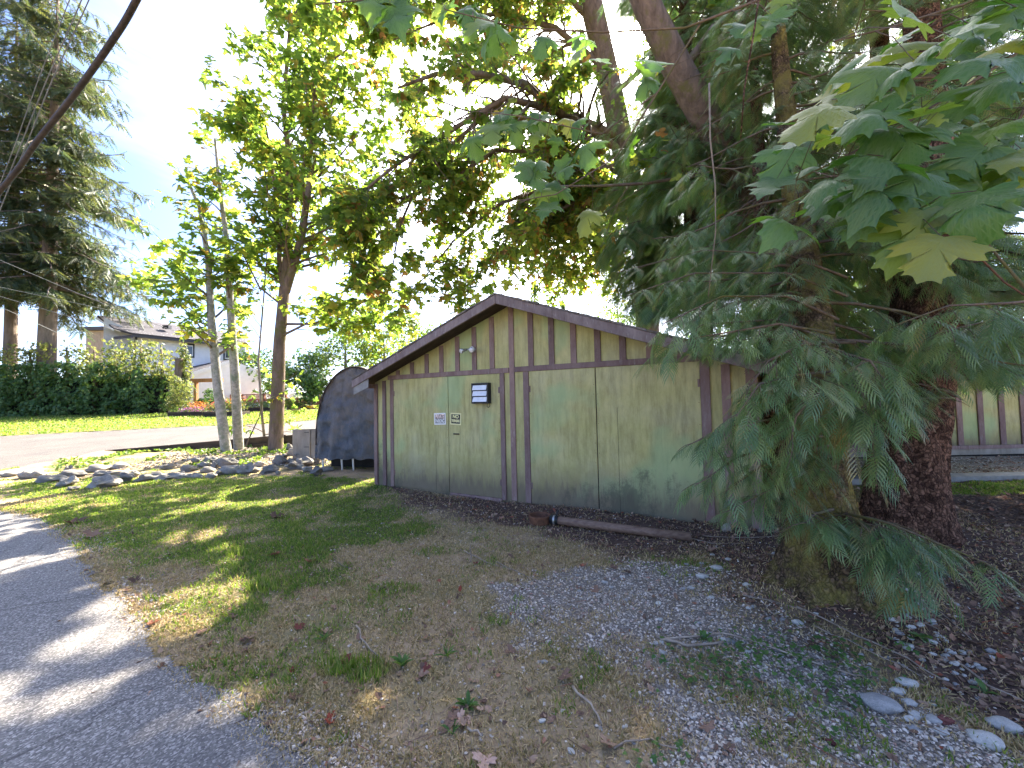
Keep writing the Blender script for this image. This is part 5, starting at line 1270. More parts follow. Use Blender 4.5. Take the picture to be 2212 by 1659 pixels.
for cx, cy, sx, sy, n, Y0 in ((1000, 60, 70, 45, 12, 3.2), (1150, 90, 110, 60, 24, 3.4), (1330, 120, 90, 70, 20, 3.5), (1120, 270, 90, 40, 14, 3.6), (1150, 420, 80, 45, 15, 3.6), (1270, 330, 90, 60, 14, 3.6), (1400, 40, 80, 40, 12, 3.4), (1480, 200, 90, 80, 16, 3.5), (1620, 60, 70, 50, 14, 3.0)):
    for i in range(n):
        x_, y_ = cx + sx * rs.normal() * .7, cy + sy * rs.normal() * .7
        if (x_ - 1362) ** 2 + (y_ - 92) ** 2 < 62 ** 2: continue
        lv.append((x_, y_, Y0 + .5 * rs.random(), rs.uniform(.17, .27), -.5 + .5 * rs.normal(), -.8 + .3 * rs.normal(), -.9 + .6 * rs.normal()))
bough('maple_bough', 'leafy maple bough hanging across top centre in front of the sun',
      [([(1800, -120, 3.2), (1640, 0, 3.3), (1480, 60, 3.4), (1300, 70, 3.4), (1120, 60, 3.3), (960, 20, 3.2)], .014, .004), ([(1520, 40, 3.4), (1420, 200, 3.5), (1300, 290, 3.6), (1120, 250, 3.6), (1030, 240, 3.7)], .010, .003),
       ([(1420, 200, 3.5), (1330, 340, 3.6), (1200, 420, 3.6), (1080, 440, 3.7)], .009, .003), ([(1000, -100, 2.4), (880, -30, 2.35), (780, 0, 2.25), (680, 10, 2.2)], .008, .003)],
      lv, tuple(At(1800, -120, 3.2)), 6)
# bare twigs hanging down
for i, (pts, r, lab, mt) in enumerate((([(1532, 180, 3.0), (1534, 300, 3.0), (1545, 400, 3.0), (1546, 500, 3.0), (1530, 640, 3.0)], .008, 'pale bare twig hanging straight down in front of cedars', 'twig'),
                                       ([(1650, -80, 3.0), (1630, 60, 3.0), (1608, 190, 3.0), (1600, 300, 3.1)], .009, 'dark stiff twig slanting down from top edge', 'bark_brown'),
                                       ([(2085, 470, 2.6), (2120, 560, 2.6), (2170, 610, 2.5), (2240, 655, 2.4)], .008, 'reddish bare twig below the broad leaves', 'rust'))):
    P = [At(*p) for p in pts]; o = MB().tube([p - P[0] for p in P], [r * (1 - .15 * k) for k in range(len(P))], 6).build('twig', mt, None, True); o.location = P[0]; tag(o, lab, 'twig')

# ------------------------------------------------------------------ background trees
def fartree(px, Yd, h, r, label, mat, seed, n=2600, size=.32, zc=.55):
    x = At(px, 880, Yd).x; e = empty('background_tree', (x, Yd, .9)); tag(e, label, 'tree', 'trees in the distance')
    for q in range(1):
        MB().tube([(0, 0, -.5), (.1, 0, h * .5), (0, .1, h * .9)], [.22, .14, .03], 7).build('trunk', 'bark_maple', e, True)
    P, D = blob_leaves(n, x, Yd, .9 + h * zc, r, r, h * .5, shell=.35, lumps=16, seed=seed); foliage('crown', P, D, size, mat, e, tuple(e.location))
fartree(668, 36, 5.6, 3.2, 'dark rounded tree above the lattice fence', 'hedge', 51)
fartree(745, 40, 9.5, 4.2, 'pale green leafy tree behind the tarp shelter', 'bush', 52)
fartree(560, 44, 7.0, 4.0, 'dark green tree partly behind the thick maple trunk', 'hedge', 53)
fartree(830, 42, 9.0, 4.5, 'yellow-green tree over the left slope of shed roof', 'maple', 54)
fartree(900, 48, 12.0, 4.5, 'grey-green tree just left of the shed ridge', 'bush', 55)
fartree(1010, 46, 11.0, 3.2, 'tree with airy crown right behind the shed ridge', 'bush', 56, n=1500)
fartree(1340, 44, 13.5, 5, 'shaded tree seen between cedar branches above shed roof', 'bush', 57)
fartree(1120, 50, 10.5, 5, 'pale leafy treetop just above the shed ridge', 'bush', 65)
fartree(1235, 52, 11, 5, 'hazy treetop over the right roof slope', 'maple', 66)
fartree(1560, 40, 12, 5, 'broad tree deep behind the cedars', 'hedge', 58)
fartree(1850, 38, 14, 6, 'tree behind the moss trunk', 'bush', 59)
fartree(2150, 36, 15, 7, 'tree at far right beyond the green outbuilding', 'hedge', 60)
def farfir(px, Yd, topy, r, label, seed):
    r = r * 1.5
    x = At(px, 880, Yd).x; H = At(px, topy, Yd).z - .9; e = empty('distant_fir', (x, Yd, .9)); tag(e, label, 'tree', 'trees in the distance')
    MB().tube([(0, 0, -.5), (0, 0, H)], [.25, .03], 6).build('trunk', 'bark_fir', e, True)
    rs_ = np.random.default_rng(seed); n = 1300; f = rs_.random(n) ** .9; a = rs_.uniform(0, 6.28, n); rr = r * (1.03 - f) * rs_.uniform(.3, 1, n) * (1 + .35 * np.sin(f * 60))
    P = np.stack([x + np.cos(a) * rr, Yd + np.sin(a) * rr, .9 + H * (.15 + .85 * f)], 1); D = np.stack([np.cos(a), np.sin(a), a * 0 + .4], 1)
    foliage('crown', P, D, .30, 'bush', e, tuple(e.location), LV_XS, LF_XS, droop=.8)
farfir(1160, 45, 612, 2.6, 'small pointed fir top peeping over the shed ridge', 61)
farfir(1222, 50, 650, 2.4, 'tiny distant fir top right of the ridge', 62)

# ------------------------------------------------------------------ green outbuilding at the right edge
ob = empty('outbuilding', (7.0, 9.75, 0)); tag(ob, 'green building with brown battens at right edge behind cedar trunk', 'building')
MB().box(-1.6, 9, .02, .12, .22, 2.6).build('wall', 'ply', ob)
for i in range(18):
    x = -1.3 + i * .52; MB().box(x - .07, x + .07, -.012, .018, .28, 2.6).build('batten', 'trim', ob, bevel=.003)
MB().box(-1.6, 9, -.035, .0, .19, .275).build('base_rail', 'trim', ob, bevel=.004)
MB().box(-1.6, 9, -.02, .01, .05, .187).build('base_board', 'board', ob, bevel=.004)
MB().box(-1.55, 9, .03, 4, -.05, .05).build('gap_shade', 'dark', ob)  # recessed near-black box, paints the shadow gap below the base board
MB().box(-1.9, 9.3, -.5, 4.5, 2.61, 2.72).build('roof', 'timber_dark', ob)
o = MB().box(5.4, 16, 7.12, 7.42, -.05, .10).build('kerb', 'concrete', None, bevel=.01); tag(o, 'pale concrete kerb strip before the right-hand green building', 'kerb')

# ------------------------------------------------------------------ overhead cables
def cable(name, pts, r, label, mat, cat='cable', group=None, sides=6):
    P = [At(*p) for p in pts]
    out_ = []                                                      # smooth through the points
    for i in range(len(P) - 1):
        p0, p1, p2, p3 = P[max(i - 1, 0)], P[i], P[i + 1], P[min(i + 2, len(P) - 1)]
        for k in range(8):
            t = k / 8; out_.append(.5 * ((2 * p1) + (p2 - p0) * t + (2 * p0 - 5 * p1 + 4 * p2 - p3) * t * t + (3 * p1 - p0 - 3 * p2 + p3) * t ** 3))
    out_.append(P[-1]); o = MB().tube([q - P[0] for q in out_], r, sides).build(name, mat, None, True); o.location = P[0]; tag(o, label, cat, group); return o
cable('overhead_cable', [(420, -260, 4.2), (295, 0, 5.0), (240, 92, 5.3), (160, 205, 5.7), (78, 308, 6.1), (0, 412, 6.5), (-260, 700, 7.8)], .038, 'thick dark overhead cable bundle sweeping down at upper left', 'cable', sides=10)
for i, (pts, r, lab) in enumerate((
        ([(260, -160, 5.2), (192, 0, 5.8), (110, 180, 6.4), (50, 330, 7), (-60, 600, 8)], .008, 'thin wire just left of the thick cable, upper of three'),
        ([(240, -170, 5.2), (176, 0, 5.8), (98, 180, 6.4), (38, 330, 7), (-70, 600, 8)], .008, 'thin wire just left of the thick cable, middle of three'),
        ([(215, -170, 5.2), (150, 0, 5.8), (80, 180, 6.4), (22, 340, 7), (-80, 600, 8)], .006, 'thin wire just left of the thick cable, lowest of three'))):
    cable('overhead_wire', pts, r, lab, 'wire', 'wire')
for i, (pts, lab) in enumerate((([(-80, 530, 22), (0, 562, 23), (160, 630, 25), (320, 694, 27), (500, 760, 30)], 'sloping service wire crossing above the white house roof'),
        ([(-80, 600, 22), (0, 620, 23), (170, 656, 25), (330, 690, 28)], 'nearly level service wire ending at white house'),
        ([(-80, 610, 22), (0, 640, 23), (120, 675, 24), (260, 716, 27)], 'third service wire below the level one'),
        ([(-80, 640, 22), (0, 664, 23), (60, 690, 24), (130, 722, 26)], 'lowest service wire in front of fir trunks'))):
    cable('service_wire', pts, .014, lab, 'wire', 'wire')

# ------------------------------------------------------------------ stones
def rock_mesh(seed, sub=2, angular=0.0, rough=.22):
    import bmesh
    bm = bmesh.new(); bmesh.ops.create_icosphere(bm, subdivisions=sub, radius=.5); r_ = random.Random(seed)
    k = [(Vector((r_.uniform(-1, 1), r_.uniform(-1, 1), r_.uniform(-1, 1))).normalized(), r_.uniform(.22, .40)) for _ in range(14 if angular else 4)]
    ph = [r_.uniform(0, 6) for _ in range(6)]
    for v in bm.verts:
        c = v.co
        if angular:
            for n_, d_ in k:
                q = c.dot(n_)
                if q > d_: c -= n_ * (q - d_) * .95
        nrm = c.normalized(); c += nrm * rough * .55 * (math.sin(c.x * 7 + ph[0]) * math.sin(c.y * 6 + ph[1]) + .5 * math.sin(c.z * 13 + ph[2] + c.x * 9))
    me = bpy.data.meshes.new('stone'); bm.to_mesh(me); bm.free()
    me.polygons.foreach_set('use_smooth', [not angular] * len(me.polygons)); me.materials.append(M['rock']); return me
RM = [rock_mesh(i, 3, 0) for i in range(5)] + [rock_mesh(20 + i, 3, 1) for i in range(5)]
border = []                                                        # px, py of the foot, width, height, angular, label
def q1(x, y): return (x / 3.687 * .7373, (1250 + y / 3.687) * .7373)
def q2(x, y): return ((500 + x / 3.403) * .7373, (1150 + y / 3.403) * .7373)
Z1 = [(455, 612, 200, 80, 0, 'smooth oval grey stone, second stone from the road end of border'), (655, 655, 200, 112, 1, 'blocky light grey stone left of the dark angular one'), (1030, 672, 315, 150, 1, 'largest dark angular rock at the lawn edge'),
      (1300, 605, 230, 105, 1, 'pale grey boulder right of the dark angular rock'), (990, 492, 170, 75, 0, 'rounded buff stone behind the dark angular rock'), (1060, 532, 170, 50, 0, 'flat grey stone between buff and angular rocks'),
      (1540, 598, 270, 90, 1, 'long low grey rock in middle of border'), (1770, 580, 260, 80, 1, 'long pale wavy-topped rock in middle of border'), (1905, 572, 160, 60, 0, None), (1765, 468, 130, 62, 1, 'white-edged stone among the weeds by timber edging'),
      (1995, 490, 130, 66, 0, 'smooth oval greenish stone near the twin maple'), (2110, 565, 90, 46, 0, None), (235, 552, 140, 70, 0, 'mossy buff stone at the driveway end of border'), (345, 560, 140, 76, 0, 'mossy stone touching the driveway-end one'), (690, 545, 180, 66, 0, None),
      (790, 545, 120, 50, 0, None), (715, 480, 90, 60, 1, None), (1230, 462, 160, 60, 0, None), (1420, 552, 120, 70, 1, None), (1185, 548, 130, 70, 1, None), (750, 690, 90, 40, 0, None), (2000, 560, 100, 50, 0, None), (40, 545, 150, 50, 0, None)]
Z2 = [(140, 792, 120, 64, 0, None), (345, 802, 120, 56, 0, None), (535, 752, 150, 95, 0, 'tall rounded buff stone against the twin maple'), (570, 822, 160, 92, 0, 'biggest smooth blue-grey stone before the twin maple'), (430, 752, 80, 90, 1, None),
      (255, 858, 80, 44, 0, None), (380, 858, 90, 52, 0, None), (455, 838, 80, 62, 1, None), (725, 815, 190, 110, 1, 'wide brown-grey rock between the two maples'), (945, 812, 180, 92, 1, 'brown rock below the thick maple trunk'), (1060, 812, 50, 30, 0, 'small white round pebble in front of rock heap'),
      (1065, 722, 130, 90, 0, 'greenish rock at foot of the thick maple'), (1178, 775, 140, 92, 1, 'angular blue-grey rock facing the lawn near shelter'), (1282, 765, 80, 50, 0, 'bluish rounded stone beside the angular one'), (1295, 738, 190, 100, 1, 'broad brown rock near the tan panel'),
      (1250, 645, 120, 55, 1, None), (1335, 792, 90, 62, 1, None), (1435, 838, 130, 105, 1, 'dark rough rock closest to the tarp shelter'), (1190, 700, 60, 40, 0, None), (865, 742, 90, 50, 0, None), (1350, 702, 80, 50, 0, None), (480, 722, 120, 62, 0, None), (370, 700, 110, 58, 0, None),
      (180, 856, 140, 50, 1, None), (230, 690, 80, 40, 0, None), (1170, 592, 100, 80, 1, None), (1200, 620, 90, 60, 0, None), (1430, 700, 110, 70, 1, None), (60, 850, 120, 60, 1, None), (300, 745, 90, 45, 0, None), (640, 742, 90, 60, 1, None), (820, 800, 90, 50, 0, None), (1110, 660, 90, 50, 1, None), (1540, 790, 110, 45, 0, None)]
k_ = 0
for qf, Zs, scl in ((q1, Z1, .7373 / 3.687), (q2, Z2, .7373 / 3.403)):
    for (x, y, w_, h_, ang, lab) in Zs:
        px, py = qf(x, y); p = G(px, py)
        for _ in range(3): p = G(px, py, gz(p.x, p.y))
        sx_ = w_ * scl * p.y / FPX * 1.12; sz_ = h_ * scl * p.y / FPX * 1.25; sy_ = sx_ * random.uniform(.6, .85)
        o = link('rock', RM[(5 if ang else 0) + k_ % 5], None, (p.x, p.y + sy_ * .4, p.z + sz_ * .30), (random.uniform(-.1, .1), random.uniform(-.1, .1), random.uniform(-.4, .4) if not ang else random.uniform(-.5, .5)), (sx_, sy_, sz_)); k_ += 1
        place = 'at the driveway end of the border' if px < 150 else 'mid-border left of the twin maple' if px < 420 else 'around the foot of the twin maple' if px < 530 else 'below the thick maple' if px < 610 else 'next to the tarp shelter'
        tag(o, lab or '%s %s fieldstone %s' % ('flat' if h_ < 52 else 'mid-sized' if h_ < 66 else 'bulky', 'angular grey' if ang else 'rounded grey', place), 'rock', 'rocks bordering the lawn')
# pale stones at the lower right
def q3(x, y): return ((2000 + x / 2.212) * .7373, (1500 + y / 2.212) * .7373)
PB = [(1305, 1275, 225, 130, 'pebble', 'largest pale oval stone on the gravel edge', .55), (1410, 1195, 95, 70, 'pebble', 'small grey-tan stone touching the largest oval one', 0), (1475, 1150, 120, 50, 'pebble', 'flat white stone topmost of the pale cluster', .3),
      (1482, 1262, 95, 70, 'pebble', 'white rounded stone right of the largest oval one', 0), (1522, 1330, 85, 55, 'pebble', 'speckled stone under the white rounded one', .2), (1475, 1352, 85, 42, 'pebble', None, .3), (1515, 1420, 90, 55, 'pebble', 'mottled stone lowest of the pale cluster', .2),
      (1635, 1368, 95, 36, 'pebble', 'thin white sliver of stone beside the maroon one', .6), (1685, 1442, 80, 40, 'pebble', None, .5), (1720, 1385, 135, 85, 'redstone', 'square maroon stone right of the pale cluster', .2), (1990, 1505, 190, 95, 'pebble', 'smooth cream stone alone at lower right', .5),
      (2105, 1400, 170, 60, 'pebble', 'long white flat stone at right edge', .4), (2200, 1420, 60, 60, 'pebble', None, 0), (1620, 1265, 60, 40, 'pebble', None, .2), (230, 405, 80, 40, 'pebble', None, 0), (132, 440, 75, 56, 'pebble', None, .4), (172, 812, 56, 40, 'pebble', None, 0), (315, 860, 72, 38, 'pebble', None, 0),
      (752, 755, 68, 44, 'pebble', 'pale oval stone near the mouldy litter edge', .4), (465, 655, 50, 40, 'pebble', None, 0), (422, 528, 60, 30, 'pebble', None, .3), (565, 725, 50, 34, 'pebble', None, 0), (30, 360, 34, 22, 'pebble', None, 0), (128, 358, 44, 22, 'pebble', None, 0), (196, 302, 34, 18, 'pebble', None, 0),
      (298, 345, 44, 20, 'pebble', None, 0), (595, 305, 40, 18, 'pebble', None, 0), (625, 302, 36, 16, 'pebble', None, 0), (1070, 1310, 70, 45, 'pebble', None, .4), (965, 1515, 85, 45, 'redstone', 'dark red stone low in the gravel', .6), (670, 1605, 50, 40, 'pebble', None, 0), (705, 1640, 46, 46, 'pebble', None, 0),
      (100, 735, 46, 24, 'pebble', None, 0), (190, 590, 60, 32, 'pebble', None, .2), (60, 500, 60, 30, 'pebble', None, .2), (10, 500, 50, 40, 'pebble', None, .2), (250, 1235, 50, 30, 'pebble', None, .4), (700, 1335, 44, 26, 'pebble', None, .4), (600, 730, 40, 26, 'pebble', None, .4)]
PW = []
PM = [rock_mesh(40 + i, 3, 0, .10) for i in range(5)] + [rock_mesh(50 + i, 3, 1) for i in range(2)]
for me in PM: me.materials[0] = M['pebble']
PR = rock_mesh(60, 3, 1); PR.materials[0] = M['redstone']
rr_ = random.Random(9); extra = []
for i in range(150):
    t = rr_.random(); x = 1880 + 320 * t ** 1.3 + rr_.gauss(0, 40) - 60; y = 1150 + 330 * t + rr_.gauss(0, 34); extra.append((x, y, rr_.uniform(9, 22)))
for i in range(70): extra.append((rr_.uniform(1200, 2150), rr_.uniform(1240, 1650), rr_.uniform(7, 18)))
for i, it in enumerate(PB + extra):
    if len(it) == 7:
        x, y, w_, h_, mt, lab, rot = it; px, py = q3(x, y); w_ *= .7373 / 2.212; h_ *= .7373 / 2.212
    else: px, py, w_ = it; px -= 30; h_ = w_ * .55; mt, lab, rot = 'pebble', None, rr_.uniform(-1, 1)
    p = G(px, py); sx_ = w_ * p.y / FPX * .95; sy_ = sx_ * .68; sz_ = sx_ * .45
    o = link('stone', PR if mt == 'redstone' else PM[i % len(PM)], None, (p.x, p.y + sy_ * .2, gz(p.x, p.y) + sz_ * .26), (rr_.uniform(-.15, .15), rr_.uniform(-.15, .15), -rot if len(it) == 7 else rot), (sx_, sy_, sz_))
    PW.append((o, lab, px, py, w_))
# chunks by the shed's right corner
for x, y, w_, h_, lab in ((1740, 470, 150, 90, 'splintered grey concrete chunk by the shed corner'), (2010, 475, 90, 36, 'small white broken chunk at shed corner post')):
    px, py = (1500 + x / 2.765) * .7373, (1400 + y / 2.765) * .7373; p = G(px, py); k = .7373 / 2.765 * p.y / FPX
    o = link('rubble_chunk', RM[6], None, (p.x, p.y, gz(p.x, p.y) + h_ * k * .3), (.2, .4, .6), (w_ * k, w_ * k * .5, h_ * k)); tag(o, lab, 'rubble')

# ------------------------------------------------------------------ the pipe lying before the shed, with its rusty ring
pa, pb = G(1205, 1136), G(1493, 1172)
pole = empty('fallen_post', (pa.x, pa.y, 0)); tag(pole, 'brown round post lying before the doors with rusty ring clamp', 'post')
a = Vector((0, 0, gz(pa.x, pa.y) + .075)); b = Vector((pb.x - pa.x, pb.y - pa.y, gz(pb.x, pb.y) + .055)); dvec = (b - a).normalized()
MB().tube([a, a.lerp(b, .33), a.lerp(b, .66), b], [.050, .052, .050, .052], 16).build('shaft', 'pole', pole, True)
MB().tube([a - dvec * .10, a + dvec * .01], [.056, .056], 14).build('clamp', 'black', pole, True)
MB().tube([a - dvec * .055, a - dvec * .03], [.060, .060], 14).build('clamp_band', 'alu', pole, True)
MB().tube([a - dvec * .03 + Vector((0, 0, .03)), a - dvec * .0 + Vector((.015, 0, .13))], .012, 6).build('bolt', 'black', pole)
rc_ = a - dvec * .25; rc_.z = a.z - .06; mb = MB(); n = 24
for (r, z) in ((.135, 0), (.145, .09), (.150, .105), (.132, .105), (.128, .09), (.118, .01)):
    for k in range(n): t = 2 * math.pi * k / n; mb.v.append((rc_.x + math.cos(t) * r, rc_.y + math.sin(t) * r, rc_.z + z))
for j in range(5):
    for k in range(n): mb.f.append((j * n + k, j * n + (k + 1) % n, (j + 1) * n + (k + 1) % n, (j + 1) * n + k))
mb.f.append(tuple(range(5 * n, 6 * n))); mb.build('ring', 'rust', pole, True)

# ------------------------------------------------------------------ twigs and sticks on the ground
SW = []
sticks = [([(1000, 1190), (1050, 1215), (1105, 1235)], .006, 'curved dark stick left of centre on the dry grass'), ([(770, 1355), (790, 1400), (830, 1435)], .007, 'dark bent stick lying on the sunlit grass tuft'), ([(1070, 1215), (1140, 1250), (1235, 1298)], .005, 'long thin twig crossing towards the gravel'),
          ([(1015, 1180), (1020, 1215), (1045, 1238)], .005, 'short hooked twig in the bare patch'), ([(1150, 1330), (1200, 1355)], .006, None), ([(1240, 1495), (1275, 1530), (1300, 1570)], .008, 'dark bark-covered stick in lower centre'), ([(1430, 1385), (1560, 1378), (1640, 1400), (1760, 1440), (1850, 1470)], .007, 'long pale stem arching over the ivy'),
          ([(1660, 1260), (1800, 1300), (1920, 1345), (2030, 1385)], .007, 'long straight twig below the mossy trunk'), ([(1720, 1330), (1850, 1390), (1960, 1440), (2040, 1480)], .006, 'straight twig running into the leaf mould'), ([(1760, 1365), (1880, 1420), (1990, 1470)], .006, None), ([(1600, 1300), (1700, 1325), (1760, 1345)], .005, None), ([(1420, 1380), (1480, 1400), (1560, 1400)], .012, 'peeled tan bark strip beside the gravel'),
          ([(1480, 1165), (1540, 1180), (1600, 1180)], .005, None), ([(1400, 1150), (1460, 1175)], .005, None), ([(1520, 1165), (1620, 1172), (1700, 1168)], .006, None), ([(840, 1040), (780, 1030), (740, 1010)], .006, None), ([(310, 1020), (350, 1000), (400, 975)], .008, None), ([(480, 1010), (560, 1022), (640, 1038)], .008, 'long pale twig across the rock heap'),
          ([(400, 985), (440, 968), (470, 955)], .01, None), ([(1010, 1580), (1040, 1600)], .006, None), ([(2060, 1440), (2140, 1490), (2212, 1520)], .006, None), ([(1900, 1290), (2000, 1320), (2100, 1400)], .005, None), ([(95, 1190), (130, 1210), (160, 1225)], .005, None), ([(1330, 1620), (1400, 1600), (1500, 1640)], .005, None), ([(720, 1210), (745, 1228), (765, 1233)], .004, None)]
for pts, r, lab in sticks:
    P = []
    for px, py in pts:
        p = G(px, py); p.z = gz(p.x, p.y) + r * .8 + random.uniform(0, .015); P.append(p)
    Q = []
    for a, b in zip(P, P[1:]):
        for f in (0, .33, .66): q = a.lerp(b, f); q += Vector((random.gauss(0, .006), random.gauss(0, .006), random.uniform(0, .006))) * 1.4; Q.append(q)
    Q.append(P[-1]); o = MB().tube([q - P[0] for q in Q], [r * (1 - .5 * i / len(Q)) for i in range(len(Q))], 6).build('stick', 'twig', None, True); o.location = P[0]
    SW.append((o, lab, pts))

# ------------------------------------------------------------------ fallen leaves one by one, litter as a mass
LVf = []
for v in range(4):
    V_ = LV_HI.copy(); V_[:, 2] = .25 * np.abs(V_[:, 0]) ** 1.3 * (1 + v * .6) + .18 * V_[:, 1] ** 2 * v * .5 + .05 * np.sin(V_[:, 1] * 8 + v); LVf.append(npmesh('fallen_leaf', V_, LF_HI, 'litter', False))
pale = simple('pale_dead_leaf', (.42, .26, .20), (.55, .38, .28), 9, .8, bump=.1); redl = simple('red_dead_leaf', (.13, .035, .025), (.20, .06, .04), 9, .8, bump=.1)
def where(px, py):
    p = G(px, py); a = np.array([p.x]); b = np.array([p.y]); t_, g_, m_ = (float(q[0]) for q in weights(a, b)); rd_ = float(poly_sd(a, b, ROAD)[0])
    if rd_ > -.25: w_ = 'at the ragged road edge'
    elif g_ > .5: w_ = 'on the grey gravel'
    elif m_ > .5: w_ = 'on dark mould under the cedars' if p.x > 1.2 else 'on bare soil along the shed doors'
    elif t_ > .5: w_ = 'on the green lawn'
    else: w_ = 'on dry matted grass'
    return w_ + (', near the camera' if p.y < 2.6 else ', nearer the shed' if p.y > 4.2 else ', mid-distance')
def fallen(px, py, size, v, mat=None, lab=None):
    p = G(px, py); me = LVf[v]
    if mat: me = me.copy(); me.materials[0] = mat
    o = link('fallen_leaf', me, None, (p.x, p.y, gz(p.x, p.y) + .012), (random.uniform(-.4, .4), random.uniform(-.3, .3), random.uniform(0, 6.3)), size)
    tag(o, lab or '%s %s fallen leaf %s' % ('large' if size > .074 else 'medium' if size > .056 else 'small', 'dark red' if mat else ('flat brown', 'slightly cupped brown', 'curled brown', 'tightly curled brown')[v], where(px, py)), 'leaf', 'fallen leaves')
fallen(990, 1560, .085, 1, pale, 'pale pinkish fallen leaf beside the broad-leaved weed'); fallen(1045, 1640, .10, 1, pale, 'pale yellow fallen leaf at bottom centre edge'); fallen(1040, 1540, .04, 2, pale, 'small tan fallen leaf right of the weed')
fallen(912, 1447, .07, 2, redl, 'dark red leaf low on the grass, centre of three red leaves'); fallen(748, 1440, .07, 3, redl, 'dark red leaf under the sunlit tuft'); fallen(640, 1362, .07, 2, redl, 'dark red leaf left of the sunlit tuft')
fallen(590, 1122, .22, 3, None, 'large curled brown leaf out on the green lawn'); fallen(150, 1130, .26, 3, None, 'large curled brown leaf at road edge'); fallen(602, 1200, .14, 2); fallen(670, 1215, .12, 3); fallen(205, 1160, .16, 2)
r5 = random.Random(3)
for i in range(85):
    k = r5.random()
    if k < .35: px, py = r5.uniform(900, 1600), r5.uniform(1095, 1240)
    elif k < .6: px, py = r5.uniform(180, 560), r5.uniform(1150, 1560)
    elif k < .8: px, py = r5.uniform(1550, 2150), r5.uniform(1200, 1480)
    else: px, py = r5.uniform(500, 1700), r5.uniform(1230, 1640)
    fallen(px, py, r5.uniform(.04, .085), r5.randrange(4), redl if r5.random() < .07 else None)

# ------------------------------------------------------------------ ground cover (nobody could count it)
def sample(n, x0, x1, y0, y1, power=1.0):
    """more of them near the camera, none outside the picture's reach"""
    Y = y0 + (y1 - y0) * rng.random(n) ** power; X = rng.uniform(-1, 1, n) * (Y * 1.42 + .6)
    k = (X > x0) & (X < x1); return X[k], Y[k]
def inshed(X, Y):
    s_ = X * .871 - (Y - 6.4) * .491; yy = X * .491 + (Y - 6.4) * .871
    return (s_ > SL - .02) & (s_ < SR + .02) & (yy > -.02) & (yy < DEEP)
def lay(name, X, Y, TV, TF, size, mat, label, cat, up=None, lean=.35, z=0.0, flat=False, kindv='stuff', sz3=None, smooth=False, rnd=None):
    n = len(X); Z = ground_z(X, Y) + z; pos = np.stack([X, Y, Z], 1)
    a = rng.uniform(0, 2 * math.pi, n)
    if flat:
        U = np.tile([0, 0, 1.], (n, 1)) + rng.normal(size=(n, 3)) * lean; D = np.stack([np.cos(a), np.sin(a), a * 0], 1); D = D - U * (D * U).sum(1, keepdims=True) / (U * U).sum(1, keepdims=True)
        Xa, Ya, Za = frames(D, U)
    else:
        Za = np.tile([0, 0, 1.], (n, 1)) + rng.normal(size=(n, 3)) * lean * np.array([1, 1, .2]); Za /= np.linalg.norm(Za, axis=1, keepdims=True)
        Xa = np.stack([np.cos(a), np.sin(a), a * 0], 1); Ya = np.cross(Za, Xa); Ya /= np.linalg.norm(Ya, axis=1, keepdims=True); Xa = np.cross(Ya, Za)
    sc_ = sz3 if sz3 is not None else size
    o = link(name, scatter_mesh(name, TV, TF, pos, Xa, Ya, Za, sc_, mat, smooth, rnd)); tag(o, label, cat, kind=kindv); return o
BL = np.array([(-.06, 0, 0), (.06, 0, 0), (.045, .10, .55), (-.045, .10, .55), (0, .38, 1.0)]); BF = np.array([(0, 1, 2), (0, 2, 3), (3, 2, 4)])
# turf
X, Y = sample(520000, -14, 9, 1.3, 11.6, .95); tw_, gw_, mw_ = weights(X, Y); rd = poly_sd(X, Y, ROAD)
patch = vn(X, Y, .35, 71) * .6 + vn(X, Y, .12, 72) * .4
ok = (tw_ * (.35 + patch) > rng.random(len(X)) * .9 + .05) & (rd < .03) & ~inshed(X, Y) & (Y < 12); X, Y = X[ok], Y[ok]
print('turf', len(X))
tall = .018 + .024 * sstep(vn(X, Y, .28, 73), .5, .85) + .016 * rng.random(len(X))
dist = np.hypot(X, Y); wdt = .05 * (.8 + dist * .16)
lay('grass', X, Y, BL, BF, None, 'grass', 'short green lawn grass thinning towards the gravel', 'grass', lean=.45, sz3=np.stack([wdt, tall * 1.4, tall], 1))
# dry grass and moss in the worn middle
X, Y = sample(380000, -9, 6, 1.2, 8.5, 1.25); tw_, gw_, mw_ = weights(X, Y); rd = poly_sd(X, Y, ROAD)
ok = ((1 - tw_) * (1 - gw_ * .93) * (1 - mw_ * .8) * (.25 + vn(X, Y, .3, 75)) > rng.random(len(X)) * .95) & (rd < .12) & ~inshed(X, Y); X, Y = X[ok], Y[ok]
print('dry', len(X))
tall = .014 + .026 * rng.random(len(X)); wdt = .050 * (.8 + np.hypot(X, Y) * .15)
lay('dry_grass', X, Y, BL, BF, None, 'straw', 'dry matted brown grass and moss in the worn middle', 'grass', lean=.9, sz3=np.stack([wdt, tall * 1.6, tall], 1))
X, Y = sample(60000, -8, 6, 1.2, 7, 1.2); tw_, gw_, mw_ = weights(X, Y); k = vn(X, Y, .22, 77)
ok = (k > .70) & (tw_ < .6) & (mw_ < .5) & (gw_ < .6) & (poly_sd(X, Y, ROAD) < -.1) & ~inshed(X, Y); X, Y = X[ok], Y[ok]
lay('grass_tufts', X, Y, BL, BF, None, 'grass', 'scattered green tufts in the dry middle ground', 'grass', lean=.6, sz3=np.stack([np.full(len(X), .06), rng.uniform(.03, .06, len(X)), rng.uniform(.02, .045, len(X))], 1))
